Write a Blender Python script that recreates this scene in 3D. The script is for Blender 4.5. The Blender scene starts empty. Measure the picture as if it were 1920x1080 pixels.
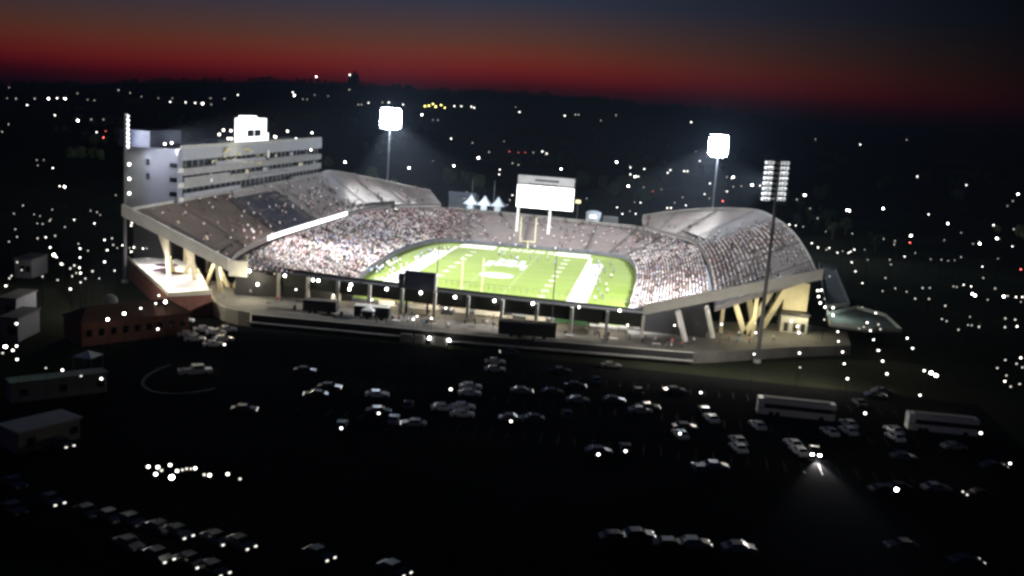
import bpy, bmesh, math, random
from mathutils import Vector, Matrix
random.seed(7)
S = bpy.context.scene
COL = S.collection
D2R = math.radians

# ------------------------------------------------------------------ camera
FL, CX, CY, CZ = 1865.8, 47.56, -314.0, 52.83
YAW, PITCH, ROLL = -0.140437, 0.180832, 0.069941
G = -2.5                                            # level of the car parks and the town round the stadium
_f = Vector((math.sin(YAW)*math.cos(PITCH), math.cos(YAW)*math.cos(PITCH), -math.sin(PITCH)))
_r = Vector((math.cos(YAW), -math.sin(YAW), 0)); _u = _r.cross(_f)
_r2 = _r*math.cos(ROLL)+_u*math.sin(ROLL); _u2 = -_r*math.sin(ROLL)+_u*math.cos(ROLL)
EYE = Vector((CX, CY, CZ))
cam = bpy.data.cameras.new('camera'); camo = bpy.data.objects.new('camera', cam); COL.objects.link(camo)
cam.sensor_width = 36; cam.lens = 36*FL/1920; cam.clip_start = 1; cam.clip_end = 60000
camo.matrix_world = Matrix(((_r2.x, _u2.x, -_f.x, CX), (_r2.y, _u2.y, -_f.y, CY), (_r2.z, _u2.z, -_f.z, CZ), (0, 0, 0, 1)))
S.camera = camo
def ray(px, py): return _f + _r2*((px-960)/FL) - _u2*((py-540)/FL)
def at(px, py, z=0.0):
    d = ray(px, py); return EYE + d*((z-CZ)/d.z)
def atY(px, py, y):
    d = ray(px, py); return EYE + d*((y-CY)/d.y)
def atX(px, py, x):
    d = ray(px, py); return EYE + d*((x-CX)/d.x)

# ------------------------------------------------------------------ materials
MATS = {}
def mat(name, col, rough=.7, noise=0.0, scale=1.0, metal=0.0, spec=.3, col2=None, objcol=False, attr=None):
    if name in MATS: return MATS[name]
    m = bpy.data.materials.new(name); m.use_nodes = True
    nt = m.node_tree; b = nt.nodes['Principled BSDF']
    b.inputs['Roughness'].default_value = rough; b.inputs['Metallic'].default_value = metal
    b.inputs['Specular IOR Level'].default_value = spec
    if objcol:
        oi = nt.nodes.new('ShaderNodeObjectInfo'); nt.links.new(oi.outputs['Color'], b.inputs['Base Color'])
    elif attr:
        a = nt.nodes.new('ShaderNodeAttribute'); a.attribute_name = attr; nt.links.new(a.outputs['Color'], b.inputs['Base Color'])
    elif noise > 0:
        tc = nt.nodes.new('ShaderNodeTexCoord'); n = nt.nodes.new('ShaderNodeTexNoise')
        n.inputs['Scale'].default_value = scale; n.inputs['Detail'].default_value = 6; n.inputs['Roughness'].default_value = .65
        r = nt.nodes.new('ShaderNodeValToRGB')
        c2 = col2 or [c*(1-noise) for c in col]
        r.color_ramp.elements[0].position = .32; r.color_ramp.elements[1].position = .68
        r.color_ramp.elements[0].color = (*c2, 1); r.color_ramp.elements[1].color = (*col, 1)
        nt.links.new(tc.outputs['Object'], n.inputs['Vector']); nt.links.new(n.outputs['Fac'], r.inputs['Fac'])
        nt.links.new(r.outputs['Color'], b.inputs['Base Color'])
    else:
        b.inputs['Base Color'].default_value = (*col, 1)
    MATS[name] = m; return m
def emit(name, col, strength, sample=False):
    if name in MATS: return MATS[name]
    m = bpy.data.materials.new(name); m.use_nodes = True
    b = m.node_tree.nodes['Principled BSDF']
    b.inputs['Base Color'].default_value = (.6, .6, .6, 1)
    b.inputs['Emission Color'].default_value = (*col, 1); b.inputs['Emission Strength'].default_value = strength
    if not sample: m.cycles.emission_sampling = 'NONE'
    MATS[name] = m; return m

M_conc = mat('pale concrete', (.42, .41, .38), .85, .22, .35)
M_concd = mat('grey concrete', (.26, .26, .25), .85, .3, .3)
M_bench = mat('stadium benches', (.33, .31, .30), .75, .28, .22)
M_benchdim = mat('dim-lit benches', (.15, .118, .10), .8, .3, .2)  # darker brown puts the near deck's dim floodlighting into the colour
M_bencham = mat('rosy benches', (.235, .195, .20), .8, .25, .15)
M_aisle = mat('aisle steps', (.05, .047, .047), .9, .3, 1)
M_riser = mat('concrete risers', (.21, .19, .19), .85, .3, .4)  # darker concrete than the bench treads
M_riserdim = mat('dim-lit risers', (.075, .058, .05), .85, .3, .4)  # risers of the near deck, dim light painted in likewise
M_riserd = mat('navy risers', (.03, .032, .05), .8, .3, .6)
M_bluesd = mat('blue seat plastic', (.014, .02, .055), .6, .3, 1)
M_dark = mat('dark painted metal', (.022, .022, .024), .5)
M_navy = mat('navy cladding', (.02, .024, .045), .6, .3, .3)
M_steel = mat('galvanised steel', (.33, .34, .36), .45, .2, 2, metal=.6)
M_black = mat('rubber', (.012, .012, .012), .9)
M_white = mat('white paint', (.78, .78, .76), .5, .08, .5)
M_cream = mat('cream painted concrete', (.55, .5, .36), .8, .2, .4)
M_panel = mat('grey wall panels', (.185, .19, .215), .7, .15, .25)
M_paneld = mat('light grey panels', (.24, .25, .26), .7, .15, .25)  # a lighter grey than the other wall panels
M_glass = mat('dark window glass', (.01, .012, .016), .12, spec=.6)
M_brick = mat('red brick', (.20, .085, .06), .9, .35, .6)
M_roof = mat('flat roof felt', (.13, .12, .115), .9, .3, .3)
M_tile = mat('tile roof', (.17, .09, .065), .9, .35, .5)
M_asph = mat('asphalt', (.012, .012, .012), 1, .5, .05, spec=0)
M_asphk = mat('old kerb', (.013, .013, .012), .9, .3, .6)
M_mast = mat('mast paint', (.06, .06, .065), .6, .2, 1)
M_deck = mat('plaza paving', (.125, .12, .112), .85, .35, .25)
M_canvas = mat('white canvas', (.75, .77, .78), .6, .1, .6)
M_tarp = mat('dark tarpaulin', (.018, .018, .02), .7, .4, .5)
M_line = mat('white field paint', (.72, .74, .70), .9, .12, .6)
M_emb = mat('pale blue field paint', (.56, .66, .72), .9, .1, .6)
M_yel = mat('yellow goal paint', (.78, .74, .46), .5)
M_skin = mat('skin', (.42, .26, .18), .6)
M_hair = mat('hair', (.03, .02, .015), .8)
M_trou = mat('dark trousers', (.03, .035, .05), .8)
M_shirt = mat('shirt', (.5, .5, .5), .8, objcol=True)
M_paint = mat('car paint', (.5, .5, .5), .3, objcol=True, spec=.5)
M_crowd = mat('crowd clothing', (.5, .5, .5), .85, attr='cloth')
M_leaf = mat('foliage', (.05, .075, .03), .9, .5, .6)
M_bark = mat('bark', (.07, .05, .035), .95, .4, 2)

# ------------------------------------------------------------------ mesh builder
class MB:
    def __init__(s): s.v = []; s.f = []; s.m = []; s.mi = 0
    def quad(s, a, b, c, d):
        n = len(s.v); s.v += [tuple(a), tuple(b), tuple(c), tuple(d)]; s.f.append((n, n+1, n+2, n+3)); s.m.append(s.mi)
    def poly(s, pts):
        n = len(s.v); s.v += [tuple(p) for p in pts]; s.f.append(tuple(range(n, n+len(pts)))); s.m.append(s.mi)
    def box(s, c, d, rz=0.0, M=None):
        x, y, z = d[0]/2, d[1]/2, d[2]/2; n = len(s.v); c = Vector(c); ca, sa = math.cos(rz), math.sin(rz)
        for sx, sy, sz in ((-1,-1,-1),(1,-1,-1),(1,1,-1),(-1,1,-1),(-1,-1,1),(1,-1,1),(1,1,1),(-1,1,1)):
            p = Vector((sx*x, sy*y, sz*z))
            p = M @ p if M else Vector((p.x*ca-p.y*sa, p.x*sa+p.y*ca, p.z))
            s.v.append(tuple(c+p))
        for f in ((0,3,2,1),(4,5,6,7),(0,1,5,4),(1,2,6,5),(2,3,7,6),(3,0,4,7)):
            s.f.append(tuple(n+i for i in f)); s.m.append(s.mi)
    def bar(s, p, q, w, h=None):
        p, q = Vector(p), Vector(q); d = q-p; L = d.length
        if L < 1e-5: return
        z = d.normalized(); x = z.cross(Vector((0, 0, 1)))
        x = Vector((1, 0, 0)) if x.length < 1e-3 else x.normalized()
        y = z.cross(x).normalized()
        s.box((p+q)/2, (w, h or w, L), M=Matrix((x, y, z)).transposed())
    def tube(s, p, q, r, r2=None, k=8, cap=True):
        p, q = Vector(p), Vector(q); z = (q-p).normalized(); x = z.cross(Vector((0, 0, 1)))
        x = Vector((1, 0, 0)) if x.length < 1e-3 else x.normalized()
        y = z.cross(x); n = len(s.v); r2 = r if r2 is None else r2
        for P, R in ((p, r), (q, r2)):
            for i in range(k):
                a = 2*math.pi*i/k; s.v.append(tuple(P+x*(R*math.cos(a))+y*(R*math.sin(a))))
        for i in range(k):
            j = (i+1) % k; s.f.append((n+i, n+j, n+k+j, n+k+i)); s.m.append(s.mi)
        if cap:
            s.f.append(tuple(n+i for i in reversed(range(k)))); s.m.append(s.mi)
            s.f.append(tuple(n+k+i for i in range(k))); s.m.append(s.mi)
    def ball(s, c, r, k=8, rings=5, sq=(1, 1, 1)):
        c = Vector(c); n = len(s.v)
        for i in range(1, rings):
            t = math.pi*i/rings
            for j in range(k):
                a = 2*math.pi*j/k
                s.v.append((c.x+r*sq[0]*math.sin(t)*math.cos(a), c.y+r*sq[1]*math.sin(t)*math.sin(a), c.z+r*sq[2]*math.cos(t)))
        T = len(s.v); s.v += [(c.x, c.y, c.z+r*sq[2]), (c.x, c.y, c.z-r*sq[2])]
        for j in range(k):
            jj = (j+1) % k
            s.f.append((T, n+j, n+jj)); s.m.append(s.mi)
            s.f.append((T+1, n+(rings-2)*k+jj, n+(rings-2)*k+j)); s.m.append(s.mi)
            for i in range(rings-2):
                s.f.append((n+i*k+j, n+(i+1)*k+j, n+(i+1)*k+jj, n+i*k+jj)); s.m.append(s.mi)
    def prism(s, pts, z0, z1):
        n = len(s.v); k = len(pts)
        s.v += [(p[0], p[1], z0) for p in pts]+[(p[0], p[1], z1) for p in pts]
        s.f.append(tuple(n+i for i in reversed(range(k)))); s.f.append(tuple(n+k+i for i in range(k)))
        for i in range(k):
            j = (i+1) % k; s.f.append((n+i, n+j, n+k+j, n+k+i))
        s.m += [s.mi]*(k+2)
    def wall(s, pts, z0, z1, t=.3):
        for a, b in zip(pts[:-1], pts[1:]):
            a, b = Vector((a[0], a[1], 0)), Vector((b[0], b[1], 0)); d = (b-a).normalized(); n = Vector((-d.y, d.x, 0))*t/2
            s.prism([a-n, b-n, b+n, a+n], z0, z1)
    def mesh(s, name, mats):
        me = bpy.data.meshes.new(name); me.from_pydata(s.v, [], s.f)
        for m in (mats if isinstance(mats, (list, tuple)) else [mats]): me.materials.append(m)
        if any(s.m): me.polygons.foreach_set('material_index', s.m)
        me.validate(); me.update(); return me
    def build(s, name, mats, parent=None, loc=None):
        o = bpy.data.objects.new(name, s.mesh(name, mats)); COL.objects.link(o)
        if loc is not None: o.location = loc
        if parent: o.parent = parent
        return o
def tag(o, label=None, cat=None, group=None, kind=None):
    if label: o['label'] = label
    if cat: o['category'] = cat
    if group: o['group'] = group
    if kind: o['kind'] = kind
    return o
def thing(name, label, cat, loc=(0, 0, 0), rz=0.0, group=None):
    o = bpy.data.objects.new(name, None); COL.objects.link(o); o.location = loc; o.rotation_euler = (0, 0, rz)
    o.empty_display_size = .3
    return tag(o, label, cat, group)
KIDS = {}
def kids(o):
    if o not in KIDS: KIDS[o] = list(o.children)
    return KIDS[o]
def dup(src, loc, rz=0.0, sc=1.0, color=None):
    r = src.copy(); COL.objects.link(r); r.location = loc; r.rotation_euler = (0, 0, rz)
    r.scale = sc if isinstance(sc, tuple) else (sc, sc, sc)
    if color: r.color = (*color, 1)
    for c in kids(src):
        d = c.copy(); COL.objects.link(d); d.parent = r
        if color: d.color = (*color, 1)
        for e in kids(c):
            g = e.copy(); COL.objects.link(g); g.parent = d
    return r
ONES = 'zeroth first second third fourth fifth sixth seventh eighth ninth tenth eleventh twelfth thirteenth fourteenth fifteenth sixteenth seventeenth eighteenth nineteenth'.split()
TENS = {2: 'twenty', 3: 'thirty', 4: 'forty', 5: 'fifty', 6: 'sixty', 7: 'seventy', 8: 'eighty', 9: 'ninety'}
TENTH = {2: 'twentieth', 3: 'thirtieth', 4: 'fortieth', 5: 'fiftieth', 6: 'sixtieth', 7: 'seventieth', 8: 'eightieth', 9: 'ninetieth'}
def nth(i):
    if i < 20: return ONES[i]
    if i == 100: return 'hundredth'
    if i > 100: return 'hundred-and-'+nth(i-100)
    t, o = divmod(i, 10); return TENTH[t] if o == 0 else TENS[t]+'-'+ONES[o]
def lamp(kind, loc, power, col, size=.3, target=None, angle=None, blend=1.0):
    d = bpy.data.lights.new('light', kind); d.energy = power; d.color = col; d.shadow_soft_size = size
    o = bpy.data.objects.new('light', d); COL.objects.link(o); o.location = loc
    if target is not None: o.rotation_euler = (Vector(target)-Vector(loc)).to_track_quat('-Z', 'Y').to_euler()
    if angle: d.spot_size = angle; d.spot_blend = blend
    return o
def resample(pts, n):
    P = [Vector(p) for p in pts]; out = []
    # Catmull-Rom, then even spacing
    dense = []
    for i in range(len(P)-1):
        p0 = P[max(i-1, 0)]; p1 = P[i]; p2 = P[i+1]; p3 = P[min(i+2, len(P)-1)]
        for k in range(16):
            t = k/16
            dense.append(.5*((2*p1)+(p2-p0)*t+(2*p0-5*p1+4*p2-p3)*t*t+(3*p1-p0-3*p2+p3)*t**3))
    dense.append(P[-1])
    acc = [0]
    for a, b in zip(dense[:-1], dense[1:]): acc.append(acc[-1]+(b-a).length)
    L = acc[-1]; j = 0
    for i in range(n):
        s = L*i/(n-1)
        while j < len(acc)-2 and acc[j+1] < s: j += 1
        t = (s-acc[j])/max(acc[j+1]-acc[j], 1e-9); out.append(dense[j].lerp(dense[j+1], min(1, t)))
    return out

# ------------------------------------------------------------------ sky, world
W = bpy.data.worlds.new('World'); S.world = W; W.use_nodes = True
nt = W.node_tree; N = nt.nodes; Lk = nt.links
bg = N['Background']; tc = N.new('ShaderNodeTexCoord'); sep = N.new('ShaderNodeSeparateXYZ')
Lk.new(tc.outputs['Generated'], sep.inputs[0])
def ramp(stops):
    r = N.new('ShaderNodeValToRGB'); e = r.color_ramp.elements
    e[0].position = stops[0][0]; e[0].color = (*stops[0][1], 1); e[1].position = stops[-1][0]; e[1].color = (*stops[-1][1], 1)
    for p, c in stops[1:-1]:
        x = e.new(p); x.color = (*c, 1)
    return r
def s2l(*c): return tuple(((v/255+.055)/1.055)**2.4 if v > 10 else v/255/12.92 for v in c)
mp = N.new('ShaderNodeMapRange'); mp.inputs[1].default_value = -.02; mp.inputs[2].default_value = .18; Lk.new(sep.outputs['Z'], mp.inputs[0])
def P(deg): return (math.sin(math.radians(deg))+.02)/.2
glow = ramp([(0, s2l(8, 0, 1)), (P(-.6), s2l(14, 0, 3)), (P(-.25), s2l(30, 2, 6)), (P(.2), s2l(56, 2, 7)), (P(.65), s2l(88, 12, 12)), (P(1.2), s2l(104, 28, 18)), (P(1.9), s2l(98, 42, 27)), (P(2.7), s2l(80, 48, 38)), (P(3.6), s2l(64, 48, 49)), (P(4.8), s2l(42, 46, 60)), (1, s2l(10, 24, 50))])
def xramp(stops):
    m = N.new('ShaderNodeMapRange'); m.inputs[1].default_value = -.7; m.inputs[2].default_value = .5; Lk.new(sep.outputs['X'], m.inputs[0])
    r = ramp([((x+.7)/1.2, (v, v, v)) for x, v in stops]); Lk.new(m.outputs[0], r.inputs[0]); return r
off = xramp([(-.7, 0), (-.52, 0), (-.33, .45), (-.144, .92), (.1, .98), (.5, .75)])       # far hills lift the glow, in degrees
o1 = N.new('ShaderNodeMath'); o1.operation = 'MULTIPLY'; o1.inputs[1].default_value = math.radians(1); Lk.new(off.outputs[0], o1.inputs[0])
o2 = N.new('ShaderNodeMath'); o2.operation = 'SUBTRACT'; Lk.new(sep.outputs['Z'], o2.inputs[0]); Lk.new(o1.outputs[0], o2.inputs[1])
Lk.new(o2.outputs[0], mp.inputs[0]); Lk.new(mp.outputs[0], glow.inputs[0])
fade = xramp([(-.7, .6), (-.52, .85), (-.35, .98), (-.2, 1), (-.1, .86), (.02, .55), (.12, .33), (.22, .15), (.32, .04), (.5, .02)])
mx = N.new('ShaderNodeMixRGB'); mx.blend_type = 'MULTIPLY'; mx.inputs[0].default_value = 1
Lk.new(glow.outputs[0], mx.inputs[1]); Lk.new(fade.outputs[0], mx.inputs[2])
sky = N.new('ShaderNodeTexSky'); sky.sky_type = 'NISHITA'; sky.sun_disc = False; sky.sun_elevation = D2R(-6); sky.sun_rotation = D2R(-20)
ad = N.new('ShaderNodeMixRGB'); ad.blend_type = 'ADD'; ad.inputs[0].default_value = .01
Lk.new(mx.outputs[0], ad.inputs[1]); Lk.new(sky.outputs[0], ad.inputs[2])
Lk.new(ad.outputs[0], bg.inputs['Color']); bg.inputs['Strength'].default_value = 1.28

# ------------------------------------------------------------------ terrain to the skyline
SKY = [(-700, 165), (0, 160), (120, 158), (300, 153), (450, 152), (600, 155), (700, 162), (850, 173), (960, 174), (1100, 185), (1200, 196), (1300, 205), (1450, 224), (1600, 238), (1750, 249), (1920, 258), (2600, 300)]
prof = []
for px, py in SKY:
    d = ray(px, py); h = math.hypot(d.x, d.y); prof.append((math.atan2(d.x, d.y), d.z/h))
def sky_slope(a):
    if a <= prof[0][0]: return prof[0][1]
    for (a0, s0), (a1, s1) in zip(prof[:-1], prof[1:]):
        if a <= a1: return s0+(s1-s0)*(a-a0)/(a1-a0)
    return prof[-1][1]
RMAX = 6500
def ground_z(x, y):
    dx, dy = x-CX, y-CY; r = math.hypot(dx, dy)
    if r < 900 or dy < 0: return G
    t = min(1, (r-900)/(RMAX-900)); t = t*t*(3-2*t)
    a = math.atan2(dx, dy)
    edge = CZ+sky_slope(a)*RMAX
    bump = 5*math.sin(a*61)+3*math.sin(a*143+1)+2*math.sin(a*310+2)
    return G+(edge-G+bump*(.5+.5*t))*t
mb = MB(); rs = [0, 60, 150, 300, 500, 700, 900, 1200, 1600, 2100, 2700, 3400, 4200, 5000, 5800, RMAX]; NA = 240
for r in rs[1:]:
    for i in range(NA):
        a = 2*math.pi*i/NA; x, y = CX+r*math.sin(a), CY+r*math.cos(a); mb.v.append((x, y, ground_z(x, y)))
mb.v.append((CX, CY, G)); c0 = len(mb.v)-1
for i in range(NA):
    j = (i+1) % NA; mb.f.append((c0, j, i))
    for k in range(len(rs)-2): mb.f.append((k*NA+i, k*NA+j, (k+1)*NA+j, (k+1)*NA+i))
mb.m = [0]*len(mb.f)
M_land = mat('dark land', (.028, .03, .02), .95, .6, .012, col2=(.012, .014, .009), spec=0)
tag(mb.build('ground', M_land), kind='structure')

# car park asphalt sheet and its driveway
mb = MB(); mb.poly([(-60, -215, G+.02), (118, -222, G+.02), (118, -98, G+.02), (-60, -98, G+.02)])
tag(mb.build('car_park', M_asph), kind='structure')
mb = MB()
for k in range(3):
    for i in range(40):
        mb.box((-12+i*2.9, -112-20*k, G+.027), (.1, 5, .008))
tag(mb.build('parking_lines', mat('darkened parking paint', (.03, .03, .028), .9, .4, .8)), kind='structure')  # darkness of the lot put into the colour, as floodlight caught the lines
mb = MB(); c = at(365, 705, G)
ring = [(c.x+(8.5 if k == 0 else 7.9)*math.cos(t*math.pi/24), c.y+(13 if k == 0 else 12.3)*math.sin(t*math.pi/24)) for k in (0, 1) for t in range(49)]
for i in range(21, 44): mb.prism([ring[i], ring[i+1], ring[49+i+1], ring[49+i]], G+.03, G+.18)
tag(mb.build('kerb', M_asphk), kind='structure')

# ------------------------------------------------------------------ playing field
M_turf = bpy.data.materials.new('turf'); M_turf.use_nodes = True
n_ = M_turf.node_tree; b_ = n_.nodes['Principled BSDF']; b_.inputs['Roughness'].default_value = .95; b_.inputs['Specular IOR Level'].default_value = .1
t_ = n_.nodes.new('ShaderNodeTexCoord'); w_ = n_.nodes.new('ShaderNodeTexNoise'); w_.inputs['Scale'].default_value = .08; w_.inputs['Detail'].default_value = 8
w2 = n_.nodes.new('ShaderNodeTexWave'); w2.bands_direction = 'Y'; w2.inputs['Scale'].default_value = .0344; w2.inputs['Distortion'].default_value = 0
r_ = n_.nodes.new('ShaderNodeValToRGB'); r_.color_ramp.elements[0].position = .3; r_.color_ramp.elements[1].position = .7
r_.color_ramp.elements[0].color = (.165, .235, .045, 1); r_.color_ramp.elements[1].color = (.19, .268, .056, 1)
m_ = n_.nodes.new('ShaderNodeMixRGB'); m_.blend_type = 'MULTIPLY'; m_.inputs[0].default_value = .06
n_.links.new(t_.outputs['Object'], w_.inputs['Vector']); n_.links.new(t_.outputs['Object'], w2.inputs['Vector'])
n_.links.new(w_.outputs['Fac'], r_.inputs['Fac']); n_.links.new(r_.outputs['Color'], m_.inputs[1]); n_.links.new(w2.outputs['Color'], m_.inputs[2])
n_.links.new(m_.outputs[0], b_.inputs['Base Color'])

FRONT = resample([(-30, -64, 0), (-35.5, -42, 0), (-38.8, -10, 0), (-39.6, 15, 0), (-37.5, 38, 0), (-34, 51, 0), (-27, 56.5, 0), (-5, 58.2, 0), (22, 58, 0), (32, 56, 0), (38, 49.5, 0), (41.5, 28, 0), (42.8, 0, 0), (42.6, -20, 0), (42.2, -45, 0), (42.0, -64, 0)], 161)
mb = MB(); mb.prism([(p.x, p.y) for p in FRONT], -.6, 0)
tag(mb.build('football_field', M_turf), kind='structure')
mk = MB(); e = .012
def mark(x0, y0, x1, y1, z=e): mk.quad((x0, y0, z), (x1, y0, z), (x1, y1, z), (x0, y1, z))
for s in (-1, 1):
    a, b = sorted((s*24.4, s*30.2)); mark(a, -42, b, 33)          # team area borders
    a, b = sorted((s*24.4, s*25.6)); mark(a, -54.9, b, -42); mark(a, 33, b, 45.6)
for y in range(-5, 6): mark(-24.3, y*9.144-.05, 24.3, y*9.144+.05)
for y in (-10, 10): pass
for k in range(-49, 50):
    if k % 5:
        for x in (-6.1, 6.1): mark(x-.3, k*.9144-.06, x+.3, k*.9144+.06)
mark(-24.3, 45.9, -11.2, 54.6); mark(11.2, 45.9, 24.3, 54.6)
mark(-24.3, -54.6, -11.2, -45.9); mark(11.2, -54.6, 24.3, -45.9)
for i in range(9):                                               # worn end-zone lettering, strokes only
    x = -9.6+i*2.3; mark(x, 47.2, x+.55, 53.2, e+.004)
    if i % 3 != 1: mark(x+.56, 51.8, x+1.5, 53.2, e+.004)
    if i % 2: mark(x+.56, 49.4, x+1.4, 50.4, e+.004)
    else: mark(x+1.2, 47.2, x+1.7, 51.6, e+.004)
for i, (ox, oy, rx, ry) in enumerate(((-.8, -8.5, 5.4, 4.6),)):
    mk.poly([(ox+rx*math.cos(t*math.pi/16), oy+ry*math.sin(t*math.pi/16), e+.004) for t in range(32)])
field_mark = mk.build('field_markings', M_line); tag(field_mark, kind='structure')
# yard numbers
def text_mesh(body, size):
    cu = bpy.data.curves.new('t', 'FONT'); cu.body = body; cu.size = size; cu.align_x = 'CENTER'; cu.align_y = 'CENTER'; cu.offset = .06
    o = bpy.data.objects.new('t', cu); COL.objects.link(o); bpy.context.view_layer.update()
    me = bpy.data.meshes.new_from_object(o.evaluated_get(bpy.context.evaluated_depsgraph_get()))
    bpy.data.objects.remove(o); return me
yn = MB()
for k in range(-4, 5):
    me = text_mesh(str(50-10*abs(k)), 3.0)
    for s in (-1, 1):
        rot = Matrix.Rotation(s*math.pi/2, 4, 'Z'); base = len(yn.v)
        for v in me.vertices:
            q = rot @ v.co; yn.v.append((s*17.05+q.x, k*9.144+q.y, e+.006))
        for p in me.polygons: yn.f.append(tuple(base+i for i in p.vertices)); yn.m.append(0)
tag(yn.build('yard_numbers', M_line), kind='structure')
em = MB()
for x, y, w, h in ((-7.2, 9, 1.7, 9), (-4.6, 11, 1.2, 13), (-2.9, 12, 2.4, 2.6), (-2.5, 18, 1.8, 6), (-.4, 11, 1.2, 12), (1.4, 12, 2.2, 3), (1.9, 17, 1.3, 7), (3.6, 6, 1.0, 9)):
    x = -1+(x+1)*1.15; w *= 1.35; h *= 1.15; em.quad((x, y, e), (x+w, y, e), (x+w, y+h, e), (x, y+h, e))
tag(em.build('field_emblem', M_emb), kind='structure')

# ------------------------------------------------------------------ seating bowl
def spline_pairs(pairs, k):
    A = [Vector(p[0]) for p in pairs]; B = [Vector(p[1]) for p in pairs]; out = []
    def cr(Q, i, t):
        p0 = Q[max(i-1, 0)]; p1 = Q[i]; p2 = Q[i+1]; p3 = Q[min(i+2, len(Q)-1)]
        return .5*((2*p1)+(p2-p0)*t+(2*p0-5*p1+4*p2-p3)*t*t+(3*p1-p0-3*p2+p3)*t**3)
    for i in range(len(A)-1):
        for j in range(k): out.append((cr(A, i, j/k), cr(B, i, j/k)))
    out.append((A[-1], B[-1])); return out
def tiers(sec, rows, mb, under=None):
    """Stepped benches between an inner and an outer curve."""
    for (a0, b0), (a1, b1) in zip(sec[:-1], sec[1:]):
        for r in range(rows):
            t0, t1 = r/rows, (r+1)/rows
            p, q = a0.lerp(b0, t0), a1.lerp(b1, t0); p2, q2 = a0.lerp(b0, t1), a1.lerp(b1, t1)
            p2f, q2f = Vector((p2.x, p2.y, p.z)), Vector((q2.x, q2.y, q.z))
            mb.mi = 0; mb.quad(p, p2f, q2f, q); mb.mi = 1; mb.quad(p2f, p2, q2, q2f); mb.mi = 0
        if under is not None:
            u = Vector((0, 0, under)); mb.quad(a0-u, a1-u, b1-u*1.6, b0-u*1.6); mb.quad(a0, a1, a1-u, a0-u); mb.quad(b0, b0-u*1.6, b1-u*1.6, b1)
    if under is not None:
        u = Vector((0, 0, under))
        for a, b in (sec[0], sec[-1]): mb.quad(a, b, b-u*1.6, a-u)
K = 8
M_fwall = mat('padded wall', (.13, .14, .17), .8, .35, .2)
LOW = spline_pairs([((x, y, 1.3), (X, Y, Z)) for (x, y), (X, Y, Z) in (
    ((-29, -68), (-58, -75, 7.4)), ((-35.5, -42), (-63.5, -52, 7.5)), ((-38.8, -10), (-65.6, -14, 7.6)), ((-39.6, 15), (-66, 22, 7.6)), ((-37.5, 38), (-65.5, 58, 7.6)),
    ((-34, 51), (-58, 83, 7.8)), ((-27, 56.5), (-38, 91, 8.4)), ((-5, 58.2), (-8, 91.5, 8.4)), ((22, 58), (24, 88.5, 8.1)), ((32, 56), (42, 84.5, 8)),
    ((38, 49.5), (53.5, 66, 8)), ((41.5, 28), (62.4, 35, 8)), ((42.8, 0), (63.5, 2, 8)), ((42.6, -20), (63.5, -24, 8)), ((42.3, -42), (63.2, -46, 8)), ((42.1, -58), (62.6, -63, 8)))], K)
UPW = spline_pairs([(a, b) for a, b in (
    ((-59, -77, 8.6), (-86.5, -77, 19.8)), ((-63.5, -60, 9), (-86.5, -58, 19.9)), ((-66.5, -30, 9.2), (-86.3, -30, 20)), ((-67, 20, 9.2), (-86.3, 20, 20.3)), ((-67, 55, 9.2), (-87, 64, 20.6)),
    ((-65, 74, 9.2), (-89, 88, 20.8)), ((-60, 88, 9.1), (-78.5, 101, 18.4)), ((-54, 97, 9), (-68, 105, 16.6)), ((-49.5, 103, 9), (-58, 106.5, 15)), ((-45.6, 107.4, 9), (-52, 114, 13.6)))], K)
UPE = spline_pairs([(a, b) for a, b in (
    ((42.3, 86.6, 9.5), (41.5, 92, 12.6)), ((47, 76, 9.5), (50.8, 90, 15)), ((54, 64.5, 9.5), (68.5, 89, 18)), ((60.3, 53, 9.5), (84.5, 79, 19.7)), ((63, 32, 9.5), (87.4, 32, 21.1)),
    ((64.3, 0, 9.5), (88, -5, 21.3)), ((64.2, -40, 9.4), (86.8, -45, 20.8)), ((63, -77, 9.2), (85, -78, 20)))], K)
iL, iR = 5*K, 10*K
SECW, SECN, SECE = LOW[:iL+1], LOW[iL:iR+1], LOW[iR:]
def face_strip(mb, pts, z0, z1, out=.0):
    for a, b in zip(pts[:-1], pts[1:]): mb.quad((a.x, a.y, a.z+z0), (b.x, b.y, b.z+z0), (b.x, b.y, b.z+z1), (a.x, a.y, a.z+z1))
def parapet(mb, pts, z0, z1, t=.25):
    for a, b in zip(pts[:-1], pts[1:]):
        d = (b-a); d.z = 0
        if d.length < .01: continue
        n = Vector((-d.y, d.x, 0)).normalized()*t/2; U0, U1 = Vector((0, 0, z0)), Vector((0, 0, z1))
        mb.quad(a-n+U0, b-n+U0, b-n+U1, a-n+U1); mb.quad(b+n+U0, a+n+U0, a+n+U1, b+n+U1); mb.quad(a-n+U1, b-n+U1, b+n+U1, a+n+U1); mb.quad(a-n+U0, a+n+U0, b+n+U0, b-n+U0)
def aisles(parent, sec, step, rows, m=M_aisle, w=.55, skip=()):
    for i in range(step//2, len(sec)-1, step):
        if i in skip: continue
        a, b = sec[i]; d = (sec[min(i+1, len(sec)-1)][0]-sec[max(i-1, 0)][0]).normalized()*w; q = MB()
        d2 = (sec[min(i+1, len(sec)-1)][1]-sec[max(i-1, 0)][1]).normalized()*w
        for r in range(rows):
            t0, t1 = r/rows, (r+1)/rows; p, p2 = a.lerp(b, t0), a.lerp(b, t1)
            e0, e1 = d.lerp(d2, t0), d.lerp(d2, t1); Z = Vector((0, 0, p2.z-p.z+.06))
            q.quad(p-e0+Z, p+e0+Z, Vector((p2.x, p2.y, p.z))+e1+Z, Vector((p2.x, p2.y, p.z))-e1+Z)
        q.build('aisle_stair', m, parent)
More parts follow.
